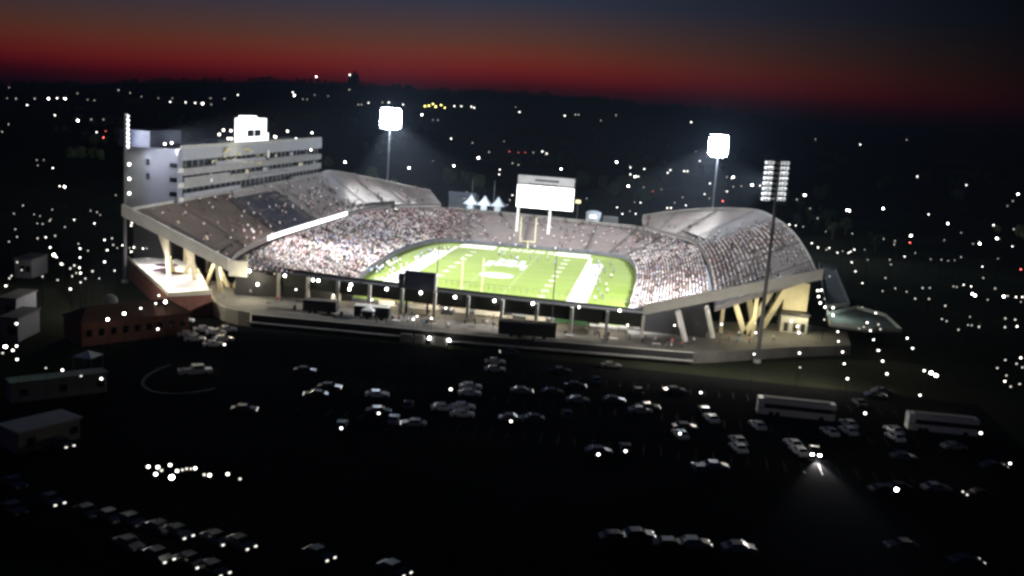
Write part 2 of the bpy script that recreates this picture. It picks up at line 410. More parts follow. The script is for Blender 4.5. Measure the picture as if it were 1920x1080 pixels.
def stand(name, label, low, up, near_low, near_up, m_low, m_up):
    t = thing(name, label, 'grandstand')
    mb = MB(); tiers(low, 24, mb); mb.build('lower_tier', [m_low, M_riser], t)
    mb = MB(); face_strip(mb, [a for a, b in low], -1.3, .0); o = mb.build('field_wall', M_fwall, t)
    mb = MB()                                                     # cross aisle under the upper tier, its shade put into the dark colour
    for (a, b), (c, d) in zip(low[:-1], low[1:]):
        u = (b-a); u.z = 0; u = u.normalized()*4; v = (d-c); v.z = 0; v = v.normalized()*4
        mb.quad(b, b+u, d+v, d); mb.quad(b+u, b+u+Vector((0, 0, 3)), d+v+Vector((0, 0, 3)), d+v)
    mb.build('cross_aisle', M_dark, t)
    aisles(t, low, 7, 24)
    if up:
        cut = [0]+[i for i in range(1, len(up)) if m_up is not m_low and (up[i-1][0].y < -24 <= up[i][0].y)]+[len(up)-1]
        for i, (c0_, c1_) in enumerate(zip(cut[:-1], cut[1:])): mb = MB(); tiers(up[c0_:c1_+1], 33, mb, 1.2); mb.build('upper_tier', [m_up if i == 0 else m_low, M_riserdim if i == 0 and m_up is not m_low else M_riser], t)  # near section of the west tier takes the dim-lit colours
        e_ = low[-1] if t.name == 'grandstand.001' else low[0]; mb = MB(); q_ = Vector((0, -.3, 0))
        mb.poly((e_[0]+q_, e_[1]+q_, Vector((e_[1].x, e_[1].y, 0))+q_, Vector((e_[0].x, e_[0].y, 0))+q_)); mb.build('end_shade_sheet', M_dark, t)  # dark sheet closing the tier end in place of a shaded opening
        mb = MB(); parapet(mb, [a for a, b in up], -.7, .3); mb.build('front_parapet', M_roof, t)
        mb = MB(); parapet(mb, [b for a, b in up], -1.9, .45); mb.build('back_wall', M_concd, t)
        aisles(t, up, 7, 33, w=.8)
    return t
west = stand('grandstand', 'tall two-tier grandstand below the press box, with a glowing white ribbon board', SECW, UPW, 0, 0, M_bench, M_benchdim)
north = thing('end_zone_stand', 'low single-tier stand curving behind the end zone under the bright scoreboard', 'grandstand')
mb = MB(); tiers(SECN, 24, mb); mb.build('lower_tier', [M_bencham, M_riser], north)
mb = MB(); face_strip(mb, [a for a, b in SECN], -1.3, 0); mb.build('field_wall', M_fwall, north)
mb = MB(); parapet(mb, [b for a, b in SECN], -8.5, 1.0, .3); mb.build('back_wall', M_concd, north)
aisles(north, SECN, 7, 24)
east = stand('grandstand', 'crescent two-tier grandstand opposite the press box, its upper tier half full', SECE, UPE, 0, 0, M_bench, M_bench)
# block of blue seats in the press-box side upper tier
mb = MB()
blk = [(a, b) for a, b in UPW if -26 < a.y < 16]
tiers([(a.lerp(b, 1/33)+Vector((0, 0, .07)), a.lerp(b, 28/33)+Vector((0, 0, .07))) for a, b in blk], 27, mb); mb.build('blue_seat_block', [M_bluesd, M_riserd], west)
# ribbon board on the parapet
rib = [a for a, b in UPW if -36 < a.y < 47]
mb = MB()
for a, b in zip(rib[:-1], rib[1:]): mb.quad((a.x+.2, a.y, a.z-.75), (b.x+.2, b.y, b.z-.75), (b.x+.2, b.y, b.z+.7), (a.x+.2, a.y, a.z+.7))
mb.build('ribbon_board', emit('ribbon glow', (1, .97, 1), 2.6), west)
# sloping end girders, columns under the tiers
def girder(parent, p, q, h0, h1, t, m):
    p, q = Vector(p), Vector(q); mb = MB(); n = Vector((0, t, 0))
    A = [p+Vector((0, 0, h1)), q+Vector((0, 0, h1)), q-Vector((0, 0, h0)), p-Vector((0, 0, h0))]
    B = [v+n for v in A]
    mb.poly(A[::-1]); mb.poly(B)
    for i in range(4): mb.quad(A[i], A[(i+1) % 4], B[(i+1) % 4], B[i])
    return mb.build('end_girder', m, parent)
girder(west, (-58.6, -78.4, 8.6), (-87.6, -78.4, 20.2), 1.9, 1.1, 1.2, M_conc)
girder(east, (46.2, -80.2, 7.6), (86.2, -80.2, 20.0), 1.5, 1.0, 1.2, M_conc)
mb = MB(); mb.wall([(-58.6, -77.8), (-54, -77)], 5.4, 9.4, .8); mb.build('end_parapet', M_conc, west)
def column(parent, p, q, w, m=M_cream):
    mb = MB(); mb.bar(p, q, w, w*1.3); mb.build('column', m, parent)
for x in (-64, -71, -78): column(west, (x+1.5, -74, 0), (x, -74, 10+(-x-62)*.38), .8)
for x in (-68, -76, -83):
    column(west, (x+5, -66, -2), (x-3, -66, 11.5+(-x-64)*.4), .8); column(west, (x+5, -66, -2), (x+9, -66, 9), .7)
for y in range(-50, 60, 14): column(west, (-84, y, G), (-84, y, 18), 1.1)
column(east, at(1285, 640, 0), atY(1271, 583, -78.5), .8, M_white); column(east, at(1336, 630, 0)+Vector((0, -2, 0)), atY(1325, 575, -75), .75, M_white)
mb = MB(); mb.poly([(43.5, -70, 0), (62, -70, 0), (62, -70, 11), (46, -70, 6.4), (43.5, -70, 5.4)]); mb.build('under_stand_dark', M_dark, east)  # dark sheet added for the shaded opening below the girder
vb = at(1396, 627, 0)
column(east, vb, vb+Vector((-4.2, 0, 10.5)), 1.0); column(east, vb, vb+Vector((5.2, 0, 11.5)), 1.0)
vb2 = at(1428, 615, 0); column(east, vb2, vb2+Vector((6, 1, 13)), 1.1); column(east, vb2+Vector((-2, 0, 0)), vb2+Vector((-5, 1, 11)), 1.0)
for y in range(-48, 60, 15): column(east, (84, y, G), (86, y, 19), 1.1)
for x in (58, 66, 74): column(east, (x, -62, 0), (x, -62, 7+(x-58)*.42), .9)

# ------------------------------------------------------------------ press box tower
pb = thing('press_box_tower', 'grey press box tower with open floors and a stair block, rising behind the grandstand', 'tower')
X0, X1, YA, YB = -101, -86, -50, 67
def band(y0, y1, z0, z1, x=X1, d=.0, name='floor_slab', m=M_conc, dx=1.0):
    mb = MB(); mb.box((x-dx/2, (y0+y1)/2, (z0+z1)/2), (dx, y1-y0, z1-z0)); return mb.build(name, m, pb)
mb = MB(); mb.box((X0/2+X1/2-1, (YA+YB)/2, 8.5), (X1-X0-3.2, YB-YA-.6, 22)); mb.build('core_wall', M_dark, pb)
ROOFZ = 34.2
M_slab = mat('slab concrete', (.19, .19, .195), .85, .25, .3)
floors = [(17.2, 20.6), (23.2, 25.4), (26.9, 28.9), (31.2, ROOFZ+.3)]
for i, (z0, z1) in enumerate(floors):
    mb = MB(); mb.box(((X0+X1)/2, (YA+YB)/2, (z0+z1)/2), (X1-X0, YB-YA-.01*i, z1-z0)); mb.build('floor_slab', M_slab if i < 3 else M_panel, pb)
for (z0, z1) in ((20.6, 23.2), (25.4, 26.9), (28.9, 31.2)):
    w = MB(); w.quad((X1-1.4, YA+.5, z0), (X1-1.4, YB-.5, z0), (X1-1.4, YB-.5, z1), (X1-1.4, YA+.5, z1)); wn = w.build('window_band', M_glass, pb)
    q = MB(); q.box((0, 0, 0), (.14, .16, z1-z0-.02)); q = q.mesh('mullion', M_paneld)
    for k in range(31): o = bpy.data.objects.new('mullion', q); COL.objects.link(o); o.parent = wn; o.location = (X1-1.3, YA+2+k*3.8, (z0+z1)/2)
mb = MB(); mb.box(((X0+X1)/2-1, (YA+YB)/2, (21+ROOFZ)/2), (X1-X0-3, YB-YA-.4, ROOFZ-21)); mb.build('inner_wall', M_paneld, pb)
# south stair block
s1 = MB(); s1.box((-90.2, -51.5, 25.7), (9.6, 3, 17.6)); s1.build('stair_block', mat('lavender grey panels', (.13, .138, .175), .75, .15, .25), pb)
s2 = MB(); s2.box((-98.8, -49.8, 25.4), (7.6, 3, 16.8)); s2.build('stair_block', mat('dark wall panels', (.13, .138, .145), .75, .15, .25), pb)
for z in (30.4, 26.4): mb = MB(); mb.box((-94.2, -53.02, z), (1.1, .1, 1.8)); mb.build('stair_window', M_glass, pb)
for z in (30.0, 26.0, 22.0): mb = MB(); mb.box((-86.6, -53.02, z), (2.2, .12, 1.3)); mb.build('stair_window', M_glass, pb)
M_lampw = emit('lamp white', (1, .96, .9), 26)
M_lampm = emit('lamp soft', (1, .95, .86), 6.5)
M_lampd = emit('lamp dim', (1, .93, .8), 1.3)
M_lampr = emit('lamp red', (1, .12, .1), 10)
M_lampy = emit('lamp yellow', (1, .82, .22), 14)
def part_lamp(parent, p, r, m=M_lampm):
    mb = MB(); mb.ball(p, r); o = mb.build('lamp', m, parent); return o
for z in (29.2, 25.1, 21.0): part_lamp(pb, (-100.6, -51.6, z), .4)
part_lamp(pb, (-98, -51.8, 13.5), .35); part_lamp(pb, (-97.6, -51.8, 12.6), .3)
ya_, yb_ = atX(246, 255, -98).y, atX(336, 255, -93).y
mb = MB(); mb.box((-97, (ya_+yb_)/2, ROOFZ+2.6), (9, abs(yb_-ya_), 4.6)); mb.build('plant_room', M_navy, pb)
mb = MB(); mb.box((-93, -12, ROOFZ+1.0), (5, 10, 1.4)); mb.build('plant_room', M_navy, pb)
mb = MB(); mb.wall([(X1-.2, YA+.2), (X1-.2, YB-.2)], ROOFZ+.3, ROOFZ+1.3, .2); mb.build('roof_railing', M_concd, pb)
# bright room on the roof
rc = atX(468, 258, -88)
M_room = emit('lit room', (.95, .96, 1), 2.4, True)
mb = MB(); y0, y1 = atX(452, 255, -89).y, atX(494, 250, -89).y
zt = atX(470, 222, -89).z
mb.box((-89.6, (y0+y1)/2, (ROOFZ+.3+zt)/2), (3.2, y1-y0, zt-ROOFZ-.3)); rm = mb.build('roof_room', M_room, pb)
for k in (.28, .6): mb = MB(); mb.box((-87.96, y0+(y1-y0)*k, ROOFZ+3.7), (.1, (y1-y0)*.29, 2.3)); mb.build('window', M_glass, rm)
mb = MB(); mb.box((-89.8, y0*.62+y1*.38, zt+.4), (2.4, (y1-y0)*.5, .8)); mb.build('roof_room', M_room, pb)
mb = MB(); mb.box((-90, y1+1.6, ROOFZ+1.9), (3, 3.2, 3.2)); mb.build('roof_room', M_room, pb)
for px, py in ((309, 270), (322, 268)): part_lamp(pb, atX(px, py, -88), .34)
for px, py in ((411, 252), (419, 244), (433, 245), (428, 260), (434, 260), (515, 256), (517, 257), (539, 246), (555, 260), (585, 249), (583, 281)): part_lamp(pb, atX(px, py, -88.5 if py < 275 else -85.8), .36)
for k, (ya, yb, z, h) in enumerate(((-50, -12, 21.6, .9), (-50, -20, 26.0, 1.0), (-30, 8, 29.8, .8), (12, 52, 29.2, .5), (-4, 30, 24.2, .5), (34, 66.5, 21.4, .7))):
    mb = MB(); mb.box((X1+.55, (ya+yb)/2, z), (1.2, yb-ya, h)); mb.box((X1+.55, (ya+yb)/2, z-h/2-.1), (1.6, yb-ya+.3, .18)); mb.build('balcony_front', M_slab if k % 2 else M_panel, pb)
for z in (20.0, 24.0, 28.2):
    mb = MB(); mb.box((X1-.2, -51.6, z), (2.6, 2.8, .25)); mb.box((X1+.95, -51.6, z+.6), (.12, 2.8, 1.0)); mb.build('corner_balcony', M_conc, pb)
for k in range(14):
    y_ = -48+k*8.1+(k % 3)*1.4; mb = MB(); mb.box((X1+.08, y_, 30.1+(k % 2)*-4.2), (.16, 1.2+(k % 4)*.9, 1.1)); mb.build('service_panel', (M_dark, M_paneld, M_cream)[k % 3], pb)
lamp('POINT', (X1+4, atX(440, 290, X1).y, 32.5), 900, (1, .9, .55), .3)
# camera platforms and timber clutter on the upper floors
rr = random.Random(3)
for k in range(22):
    mb = MB(); p = atX(rr.uniform(395, 500), rr.uniform(278, 306), -85.6); mb.box(p, (.5+k*.01, rr.uniform(.6, 2.6), rr.uniform(.2, .9))); mb.build('platform', mat('raw timber', (.42, .38, .22), .8, .4, .7), pb)
for px, py in ((503, 289), (396, 333)): mb = MB(); mb.box(atX(px, py, -85.5), (.5, .8, 2.4)); mb.build('door_panel', M_white, pb)

# ------------------------------------------------------------------ floodlight masts
M_flood = emit('flood lamp', (.96, .98, 1), 160)
M_floodback = emit('flood housing spill glow', (.92, .96, 1), 1.6)  # housings glow by themselves to imitate spill from the lamps
def mast(x, y, ztop, hh, ww, label):
    t = thing('floodlight_mast', label, 'floodlight', (x, y, G), 0, 'floodlight masts round the stadium')
    L = ztop-G
    mb = MB(); mb.tube((0, 0, 0), (0, 0, L-hh-.4), .55, .36, 10); mb.tube((0, 0, L-hh-.4), (0, 0, L), .3, .2, 8); mb.build('pole', M_mast, t)
    mb = MB(); mb.tube((0, 0, 0), (0, 0, .8), 1.0, .9, 10); mb.build('base', M_concd, t)
    aim = Vector((-x, -y, 0)).normalized(); side = Vector((-aim.y, aim.x, 0))
    rows = 8; fr = MB()
    for s in (-1, 1): fr.bar(side*s*ww*.36+aim*.3+Vector((0, 0, L-hh)), side*s*ww*.36+aim*.3+Vector((0, 0, L)), .12)
    for r in range(rows):
        z = L-hh+hh*(r+.5)/rows; fr.bar(side*(-ww/2)+aim*.35+Vector((0, 0, z)), side*(ww/2)+aim*.35+Vector((0, 0, z)), .16, .3)
    fr.build('lamp_frame', M_white, t)
    d = (aim*1.0+Vector((0, 0, -.42))).normalized()
    lm = MB(); lm.tube(aim*0+Vector((0, 0, 0)), d*.42, .22, .36, 10); lm.m[-1] = 1
    me = lm.mesh('lamp', [M_floodback, M_flood])
    for r in range(rows):
        z = L-hh+hh*(r+.5)/rows
        for c in (-.5, -.35, -.2, .2, .35, .5) if x < 75 and y < 0 else (-.5, -.3, -.1, .1, .3, .5):
            if y > 0 and r in (0, 7) and abs(c) > .4: continue
            o = bpy.data.objects.new('lamp', me); COL.objects.link(o); o.parent = t; o.location = side*(c*.96*ww)+aim*.5+Vector((0, 0, z+.1))
    src = Vector((x, y, ztop-hh/2))+aim*2.5
    return t, src
MASTS = [(-96, -62, 43.6, 9.4, 8, 'floodlight mast seen edge-on beside the press box tower, lamps in a zigzag'), (73.8, -80, 44.8, 9.4, 7.6, 'floodlight mast showing eight rows of lamps from behind, over the plaza'),
         (-79, 140, 48.2, 10.2, 9.4, 'blazing floodlight mast behind the far corner of the press box grandstand'), (71.4, 140, 46.8, 10.2, 8.6, 'blazing floodlight mast behind the half-full crescent grandstand')]
FLOODP = 8.6e5
for i, (x, y, zt, hh, ww, lb) in enumerate(MASTS):
    t, src = mast(x, y, zt, hh, ww, lb)
    if y > 0:                                                     # cut-off spots, plus an added point light that imitates each head's halo
        h = Vector((-x, 10-y, 0)).normalized(); lamp('SPOT', src, 1.3e6, (1, .985, .96), 1.6, src+h*10-Vector((0, 0, 10)), D2R(69), .22).data.volume_factor = .04; lamp('POINT', src+h*.5, 2.0e5, (.72, .84, 1), 1.5).data.volume_factor = 16
    elif x < 0: lamp('SPOT', src+Vector((6, 3.5, 0)), 1.95e6, (1, .97, .93), 1.6, (42, 8, 2), D2R(80), .9).data.volume_factor = .3
    else: lamp('SPOT', src, 1.3e6, (1, .985, .96), 1.6, (-30, -8, 0), D2R(94), .6).data.volume_factor = .3

# ------------------------------------------------------------------ scoreboard and goals
sb = thing('scoreboard', 'video scoreboard glowing white on two tall posts behind the end zone', 'scoreboard')
ys = 72
c0, c1 = atY(968, 388, ys), atY(1073, 397, ys); zb, zs, zt = 14.0, 22.7, 26.6; xa, xb = c0.x, c1.x
mb = MB(); mb.box(((xa+xb)/2, ys+.8, (zb+zt)/2), (xb-xa+.5, 1.4, zt-zb+.3)); mb.build('cabinet', M_dark, sb)
mb = MB(); mb.box(((xa+xb)/2, ys, (zb+zs)/2+.1), (xb-xa, .16, zs-zb-.1)); mb.build('screen', emit('screen glow', (1, 1, 1), 5, True), sb)
mb = MB(); mb.box(((xa+xb)/2, ys, (zs+zt)/2+.35), (xb-xa, .2, zt-zs-.7)); sg = mb.build('sign_panel', mat('sign face', (.30, .31, .34), .6, .25, .4), sb)
mb = MB(); mb.box(((xa+xb)/2+.3, ys-.12, zt-1.6), (9.4, .06, .8)); [mb.box((xa+5+i*1.25, ys-.12, zs+.75), (.8, .06, .5)) for i in range(9)]; mb.build('sign_letters', M_dark, sg)
mb = MB(); mb.box(((xa+xb)/2, ys, zs+.28), (xb-xa, .24, .5)); mb.build('sign_trim', M_dark, sb)
for px in (966, 1025):
    p = atY(px, 455 if px < 1000 else 463, ys); mb = MB(); mb.tube((p.x, ys+.6, 0), (p.x+.25, ys+.6, zb+.2), .55, .5, 10); mb.build('post', M_white, sb)
def goal(y, s, label):
    t = thing('goal_post', label, 'goal post', (0, y, 0), 0, 'yellow goal posts')
    for x in (-2.82, 2.82): mb = MB(); mb.tube((x, 0, 3.05), (x, 0, 12.2), .13, k=8); mb.build('upright', M_yel, t)
    mb = MB(); mb.tube((-2.9, 0, 3.05), (2.9, 0, 3.05), .13, k=8); mb.build('crossbar', M_yel, t)
    mb = MB(); mb.tube((0, s*2, 0), (0, s*2, 2), .2, k=8); mb.tube((0, s*2, 2), (0, 0, 3.05), .18, k=8); mb.build('stem', M_yel, t)
goal(54.9, 1, 'yellow goal post in front of the scoreboard posts'); goal(-54.9, -1, 'yellow goal post nearer the concourse railing')

# ------------------------------------------------------------------ plaza, concourse
mb = MB()
fl, fm, frr = at(470, 590, 0), at(900, 630, 0), at(1300, 662, 0)
arc = [at(px, py, 0) for px, py in ((396, 548), (397, 562), (404, 574), (424, 584), (448, 590), (470, 593))]
deck = [(-72, -60), (-72, -76)]+[(p.x, p.y) for p in arc]+[(fl.x+.5, fl.y), (fm.x, fm.y), (frr.x, frr.y), (66, -83), (84, -70), (98, -62), (100, -45), (90, -40), (60, -50), (40, -66.5), (20, -62.3), (0, -62), (-28, -64.6)]
mb.prism(deck, G, 0); tag(mb.build('plaza', M_deck), kind='structure')
mb = MB(); pts = [(p.x, p.y) for p in arc]; mb.wall(pts, G+.02, 1.0, .4); tag(mb.build('curved_parapet', M_cream), 'cream curved parapet wall at the end of the plaza below the sloping girder', 'wall')
wl = thing('retaining_wall', 'long dark retaining wall along the front edge of the plaza deck', 'wall')
mb = MB(); fp = [(fl.x, fl.y), (fm.x, fm.y), (frr.x, frr.y)]
off_ = lambda d: [(x, y-d) for x, y in fp]
mb.wall(off_(.35), G+.02, .12, .5); mb.build('wall_face', M_tarp, wl)
mb = MB(); mb.wall(off_(.35), .121, .26, .62); mb.build('coping', M_conc, wl)
mb = MB(); mb.wall(off_(1.5), -1.6, -1.35, 1.5); mb.build('ledge', M_concd, wl)
gt = thing('plaza_gate', 'grey panelled entrance block set into the retaining wall, lit by two lamps', 'entrance')
for px0, px1 in ((750, 773), (777, 796), (808, 838)):
    a, b = at(px0, 662, G), at(px1, 664, G); mb = MB(); yy = fm.y-2.6
    a, b = atY(px0, 640, yy), atY(px1, 640, yy); mb.box(((a.x+b.x)/2, yy, (G-.6)/2), (b.x-a.x, .5, -.6-G)); mb.build('wall_panel', M_conc, gt)
for px, py in ((805, 634), (842, 638)): part_lamp(gt, atY(px, py, fm.y-3.0), .32, M_lampw)

wk = thing('concourse_walkway', 'raised dark concourse walkway on columns across the open end of the stadium', 'walkway')
A0, A1 = at(475, 503, 6.4), at(1207, 589, 6.6)
WP = [Vector((A0.x, A0.y-1, 0)), Vector((-30, -75.5, 0)), Vector((7, -78.4, 0)), Vector((A1.x, -80.4, 0))]
wv = [(p.x, p.y) for p in WP]; wi = [(p.x, p.y+9) for p in WP]
mb = MB(); mb.wall(wv, 3.2, 6.5, .5); mb.build('fascia', mat('dark fascia', (.022, .024, .018), .8, .4, .3), wk)
mb = MB()
for i in range(3): mb.prism([wv[i], wv[i+1], wi[i+1], wi[i]], 5.0, 5.4)
mb.build('slab', M_dark, wk)
mb = MB(); mb.wall(wi, 5.41, 5.9, .3); mb.build('inner_parapet', M_dark, wk)
mb = MB()
for i in range(3):
    a, b = Vector((*wi[i], 0)), Vector((*wi[i+1], 0)); n = int((b-a).length/1.6)
    for k in range(n): p = a.lerp(b, k/n); mb.bar((p.x, p.y, 6.3), (p.x, p.y, 8.0), .07)
    mb.bar((a.x, a.y, 8), (b.x, b.y, 8), .07); mb.bar((a.x, a.y, 7.2), (b.x, b.y, 7.2), .05)
mb.build('railing', M_steel, wk)
def along(t):
    L = [(WP[i+1]-WP[i]).length for i in range(3)]; s = t*sum(L)
    for i in range(3):
        if s <= L[i] or i == 2: return WP[i].lerp(WP[i+1], s/L[i])
        s -= L[i]
for k in range(13):
    p = along(k/12); mb = MB(); mb.box((p.x, p.y-.75, 3.2), (.75, .9, 6.4)); mb.build('column', M_concd if k % 2 else M_conc, wk)
LAMPS = [(468, 508), (462, 515), (483, 533), (534, 517), (587, 525), (597, 526), (658, 534), (655, 542), (725, 542), (789, 549), (853, 557), (927, 564), (999, 569), (1086, 577), (1162, 583)]
for px, py in LAMPS: part_lamp(wk, atY(px, py, -79.6 if px > 600 else -77), .3, M_lampw)
stalls = ((590, 640, 4), (712, 743, 0), (770, 824, 3), (847, 875, 1), (892, 963, 0), (988, 1026, 1), (1042, 1110, 2))
for i, (pa, pb_, k) in enumerate(stalls):
    ym = -68.5; a, b = atY(pa, 570, ym), atY(pb_, 570, ym); w = b.x-a.x
    t = thing('concession_stand', ['cream concession stand', 'cream concession stand', 'green-fronted concession stand', 'cream concession stand', 'cream concession stand'][k]+f' under the dark walkway, {nth(i+1)} from the press box side', 'stall', ((a.x+b.x)/2, ym, 0), 0, 'concession stands under the walkway')
    mb = MB(); mb.box((0, 1.2, 1.6), (w, .3, 3.2)); mb.box((-w/2+.15, .1, 1.6), (.3, 2, 3.2)); mb.box((w/2-.15, .1, 1.6), (.3, 2, 3.2)); mb.build('wall', M_cream, t)
    mb = MB(); mb.box((0, -.75, .55), (w, .6, 1.1)); mb.build('counter', mat('green counter', (.05, .14, .07), .7, .3, 1) if k == 2 else M_white, t)
    mb = MB(); mb.box((0, -.2, 3.3), (w+.5, 3, .16)); mb.build('roof', M_concd, t)
    mb = MB(); mb.box((0, 1.0, 2.2), (w-1, .06, .8)); mb.build('menu_board', emit('menu glow', (1, .93, .78), 1.3), t)
for k in range(7):
    p = along((k+.6)/7.2); lamp('POINT', (p.x, p.y+4, 4.3), 2200, (1, .86, .62), .3)
for p, e_ in (((-62, -73, 5.5), 1900), ((-70, -70, 6.5), 2600), ((-78, -62, 6), 1800), ((-52, -81, 5.0), 3000)): lamp('POINT', p, e_, (1, .87, .58), .4)
for p, e_ in (((72, -66, 6.5), 2000), ((80, -60, 7.5), 2600), ((87, -56, 6), 1600)): lamp('POINT', p, e_, (1, .9, .56), .4)
lamp('POINT', (-88, -64, 6), 2800, (1, .95, .97), .5); lamp('POINT', (-76, -78, 6), 3000, (1, .95, .97), .5); lamp('POINT', (-66, -92, 5), 2600, (1, .93, .85), .5); lamp('POINT', (-78, -100, 9), 7500, (1, .95, .9), .5)  # terrace lights; the last two are added, unseen, to brighten the left girder
for x_ in (50, 62, 74, 85): lamp('POINT', (x_, -97, 6.5), 4200, (1, .93, .82), .5); lamp('POINT', (98, -42, 7), 500, (.8, 1, .9), .4)  # row of unseen lights added to brighten the right girder face
lamp('POINT', (2, -90, 4.4), 350, (1, .8, .55), .3)

vbm = thing('video_board', 'dark navy back of a video board standing on the walkway', 'video board')
a, b = atY(752, 545, -76.5), atY(814, 545, -76.5); zt = atY(780, 509, -76.5).z
mb = MB(); mb.box(((a.x+b.x)/2+.4, -76.3, (6.2+zt)/2), (b.x-a.x-.8, 1.2, zt-6.2)); mb.build('cabinet', M_navy, vbm)
mb = MB(); mb.box((a.x-.1, -76.3, 8.2), (1.2, 1, 3.6)); mb.build('side_box', M_navy, vbm)
mb = MB(); mb.box((b.x+.15, -76.1, 8.6), (.5, .8, 4.4)); mb.build('side_frame', M_conc, vbm)
for x in (a.x+1.5, b.x-1.5): mb = MB(); mb.box((x, -76.3, 3.0), (.5, .5, 6.4)); mb.build('leg', M_dark, vbm)
def pole(px0, py0, px1, py1, z0, y, label):
    p = atY(px1, py1, y); q = atY(px0, py0, y); t = thing('net_pole', label, 'pole', (p.x, y, p.z))
    mb = MB(); mb.tube((0, 0, 0), (0, 0, q.z-p.z), .13, .09, 8); mb.build('shaft', M_dark, t); mb = MB(); mb.tube((0, 0, 0), (0, 0, .3), .3, k=8); mb.build('base', M_concd, t)
pole(820, 448, 817, 560, 0, -72, 'thin dark pole rising from the walkway beside the navy video board'); pole(1041, 462, 1034, 604, 0, -82, 'thin dark pole rising before the field, midway along the plaza')
# equipment standing on the plaza
def trailer(px0, px1, py, h, d, label, top, m):
    a, b = at(px0, py, 0), at(px1, py+(px1-px0)*.08, 0); w = (b-a).length; rz = math.atan2(b.y-a.y, b.x-a.x); c = (a+b)/2
    t = thing('equipment_trailer', label, 'trailer', (c.x, c.y+d/2, 0), rz)
    mb = MB(); mb.box((0, 0, h/2+.35), (w, d, h-.5)); mb.build('body', m, t)
    mb = MB(); mb.box((0, 0, h+.16), (w+.1, d+.1, .12)); mb.build('roof', top, t)
    for sx in (-.28, -.12, .3):
        for sy in (-1, 1): mb = MB(); mb.tube((w*sx, sy*(d/2-.1), .4), (w*sx, sy*(d/2+.06), .4), .4, k=12); mb.build('wheel', M_black, t)
    return t
trailer(566, 628, 586, 3.0, 3, 'black box trailer with a dull roof, nearest the curved parapet', M_roof, M_tarp)
trailer(662, 727, 597, 3.0, 3, 'black box trailer with a pale shining roof on the plaza', M_white, M_tarp)
trailer(932, 1040, 630, 3.3, 3, 'long black tarpaulin-covered trailer at the middle of the plaza', M_tarp, M_tarp)

rc_ = random.Random(21)
def ground_spot(px, py): p = at(px, py, 0); return p
nt_ = 0
for px, py in ((506, 574), (648, 596), (742, 606), (812, 612), (858, 612), (884, 618), (1066, 634), (1130, 636), (1150, 640), (1230, 650), (1290, 650)):
    p = ground_spot(px, py); nt_ += 1; rz = rc_.uniform(-.5, .5)
    t = thing('trestle_table', f'small trestle table standing on the plaza, {nth(nt_)} from the press box side', 'table', (p.x, p.y, 0), rz, 'trestle tables on the plaza')
    mb = MB(); mb.box((0, 0, .76), (2.0, .8, .06)); mb.build('tabletop', rc_.choice((M_white, M_conc, M_tarp)), t)
    for sx in (-.85, .85): mb = MB(); mb.bar((sx, -.3, 0), (sx, .1, .73), .05); mb.bar((sx, .3, 0), (sx, -.1, .73), .05); mb.build('leg', M_steel, t)
for i, (px, py, hh, col) in enumerate(((690, 600, 2.6, M_white), (838, 604, 2.5, M_tarp), (950, 606, 2.5, M_white), (1110, 622, 2.6, M_tarp), (1186, 632, 2.5, M_white))):
    p = ground_spot(px, py); t = thing('pop_up_canopy', f'{"pale" if col is M_white else "dark"} pop-up canopy on the plaza, {nth(i+1)} from the press box side', 'canopy', (p.x, p.y, 0), .1, 'pop-up canopies on the plaza')
    mb = MB(); q = [(-1.5, -1.5, hh), (1.5, -1.5, hh), (1.5, 1.5, hh), (-1.5, 1.5, hh)]
    for k in range(4): mb.poly((q[k], q[(k+1) % 4], (0, 0, hh+.9))); a_, b_2 = q[k], q[(k+1) % 4]; mb.quad((a_[0], a_[1], hh-.3), (b_2[0], b_2[1], hh-.3), b_2, a_)
    mb.build('canopy_top', M_canvas if col is M_white else M_tarp, t)
    for sx in (-1.4, 1.4):
        for sy in (-1.4, 1.4): mb = MB(); mb.tube((sx, sy, 0), (sx, sy, hh), .04, k=6); mb.build('leg', M_steel, t)
for i, (px, py) in enumerate(((552, 580), (640, 592), (736, 600), (800, 606), (872, 606), (1000, 640), (1060, 628), (1140, 630), (1204, 642), (1250, 642))):
    p = ground_spot(px, py); t = thing('litter_bin', f'dark round litter bin on the plaza, {nth(i+1)} from the press box side', 'bin', (p.x, p.y, 0), 0, 'litter bins on the plaza')
    mb = MB(); mb.tube((0, 0, 0), (0, 0, .95), .32, .36, 12); mb.build('body', M_dark, t); mb = MB(); mb.tube((0, 0, .95), (0, 0, 1.08), .38, .2, 12); mb.build('lid', M_roof, t)
# lit terrace and brick block outside the press box side
tr = thing('roof_terrace', 'white floodlit roof terrace with a dark painted mark beside the grandstand columns', 'terrace')
tz = 2.6; tp = [at(px, py, tz) for px, py in ((240, 487), (318, 480), (372, 505), (397, 552), (316, 556))]
mb = MB(); mb.prism([(p.x, p.y) for p in tp][::-1], G, tz); mb.build('wall', M_brick, tr)
mb = MB(); mb.prism([(p.x, p.y) for p in tp][::-1], tz+.004, tz+.12); tf = mb.build('terrace_floor', M_white, tr)
mb = MB()
for px, py, rx, ry in ((312, 497, 3.2, 3.0), (303, 506, 2.2, 3.2), (322, 512, 3.2, 2.2)):
    p = at(px, py, tz+.13); mb.poly([(p.x+rx*math.cos(t*.4189), p.y+ry*math.sin(t*.4189), tz+.126+.004*rx) for t in range(15)])
mb.build('painted_mark', mat('dark maroon paint', (.05, .02, .03), .8), tf)
mb = MB(); mb.wall([(tp[0].x, tp[0].y), (tp[4].x, tp[4].y), (tp[3].x, tp[3].y)], tz+.13, tz+1.0, .25); mb.build('parapet', M_cream, tr)
bk = thing('brick_building', 'low red brick building with a tiled roof and street lamps before it', 'building')
c = at(240, 592, 2); W_ = 17
rzb = .95
tmp = MB(); R_ = Matrix.Rotation(rzb, 3, 'Z')
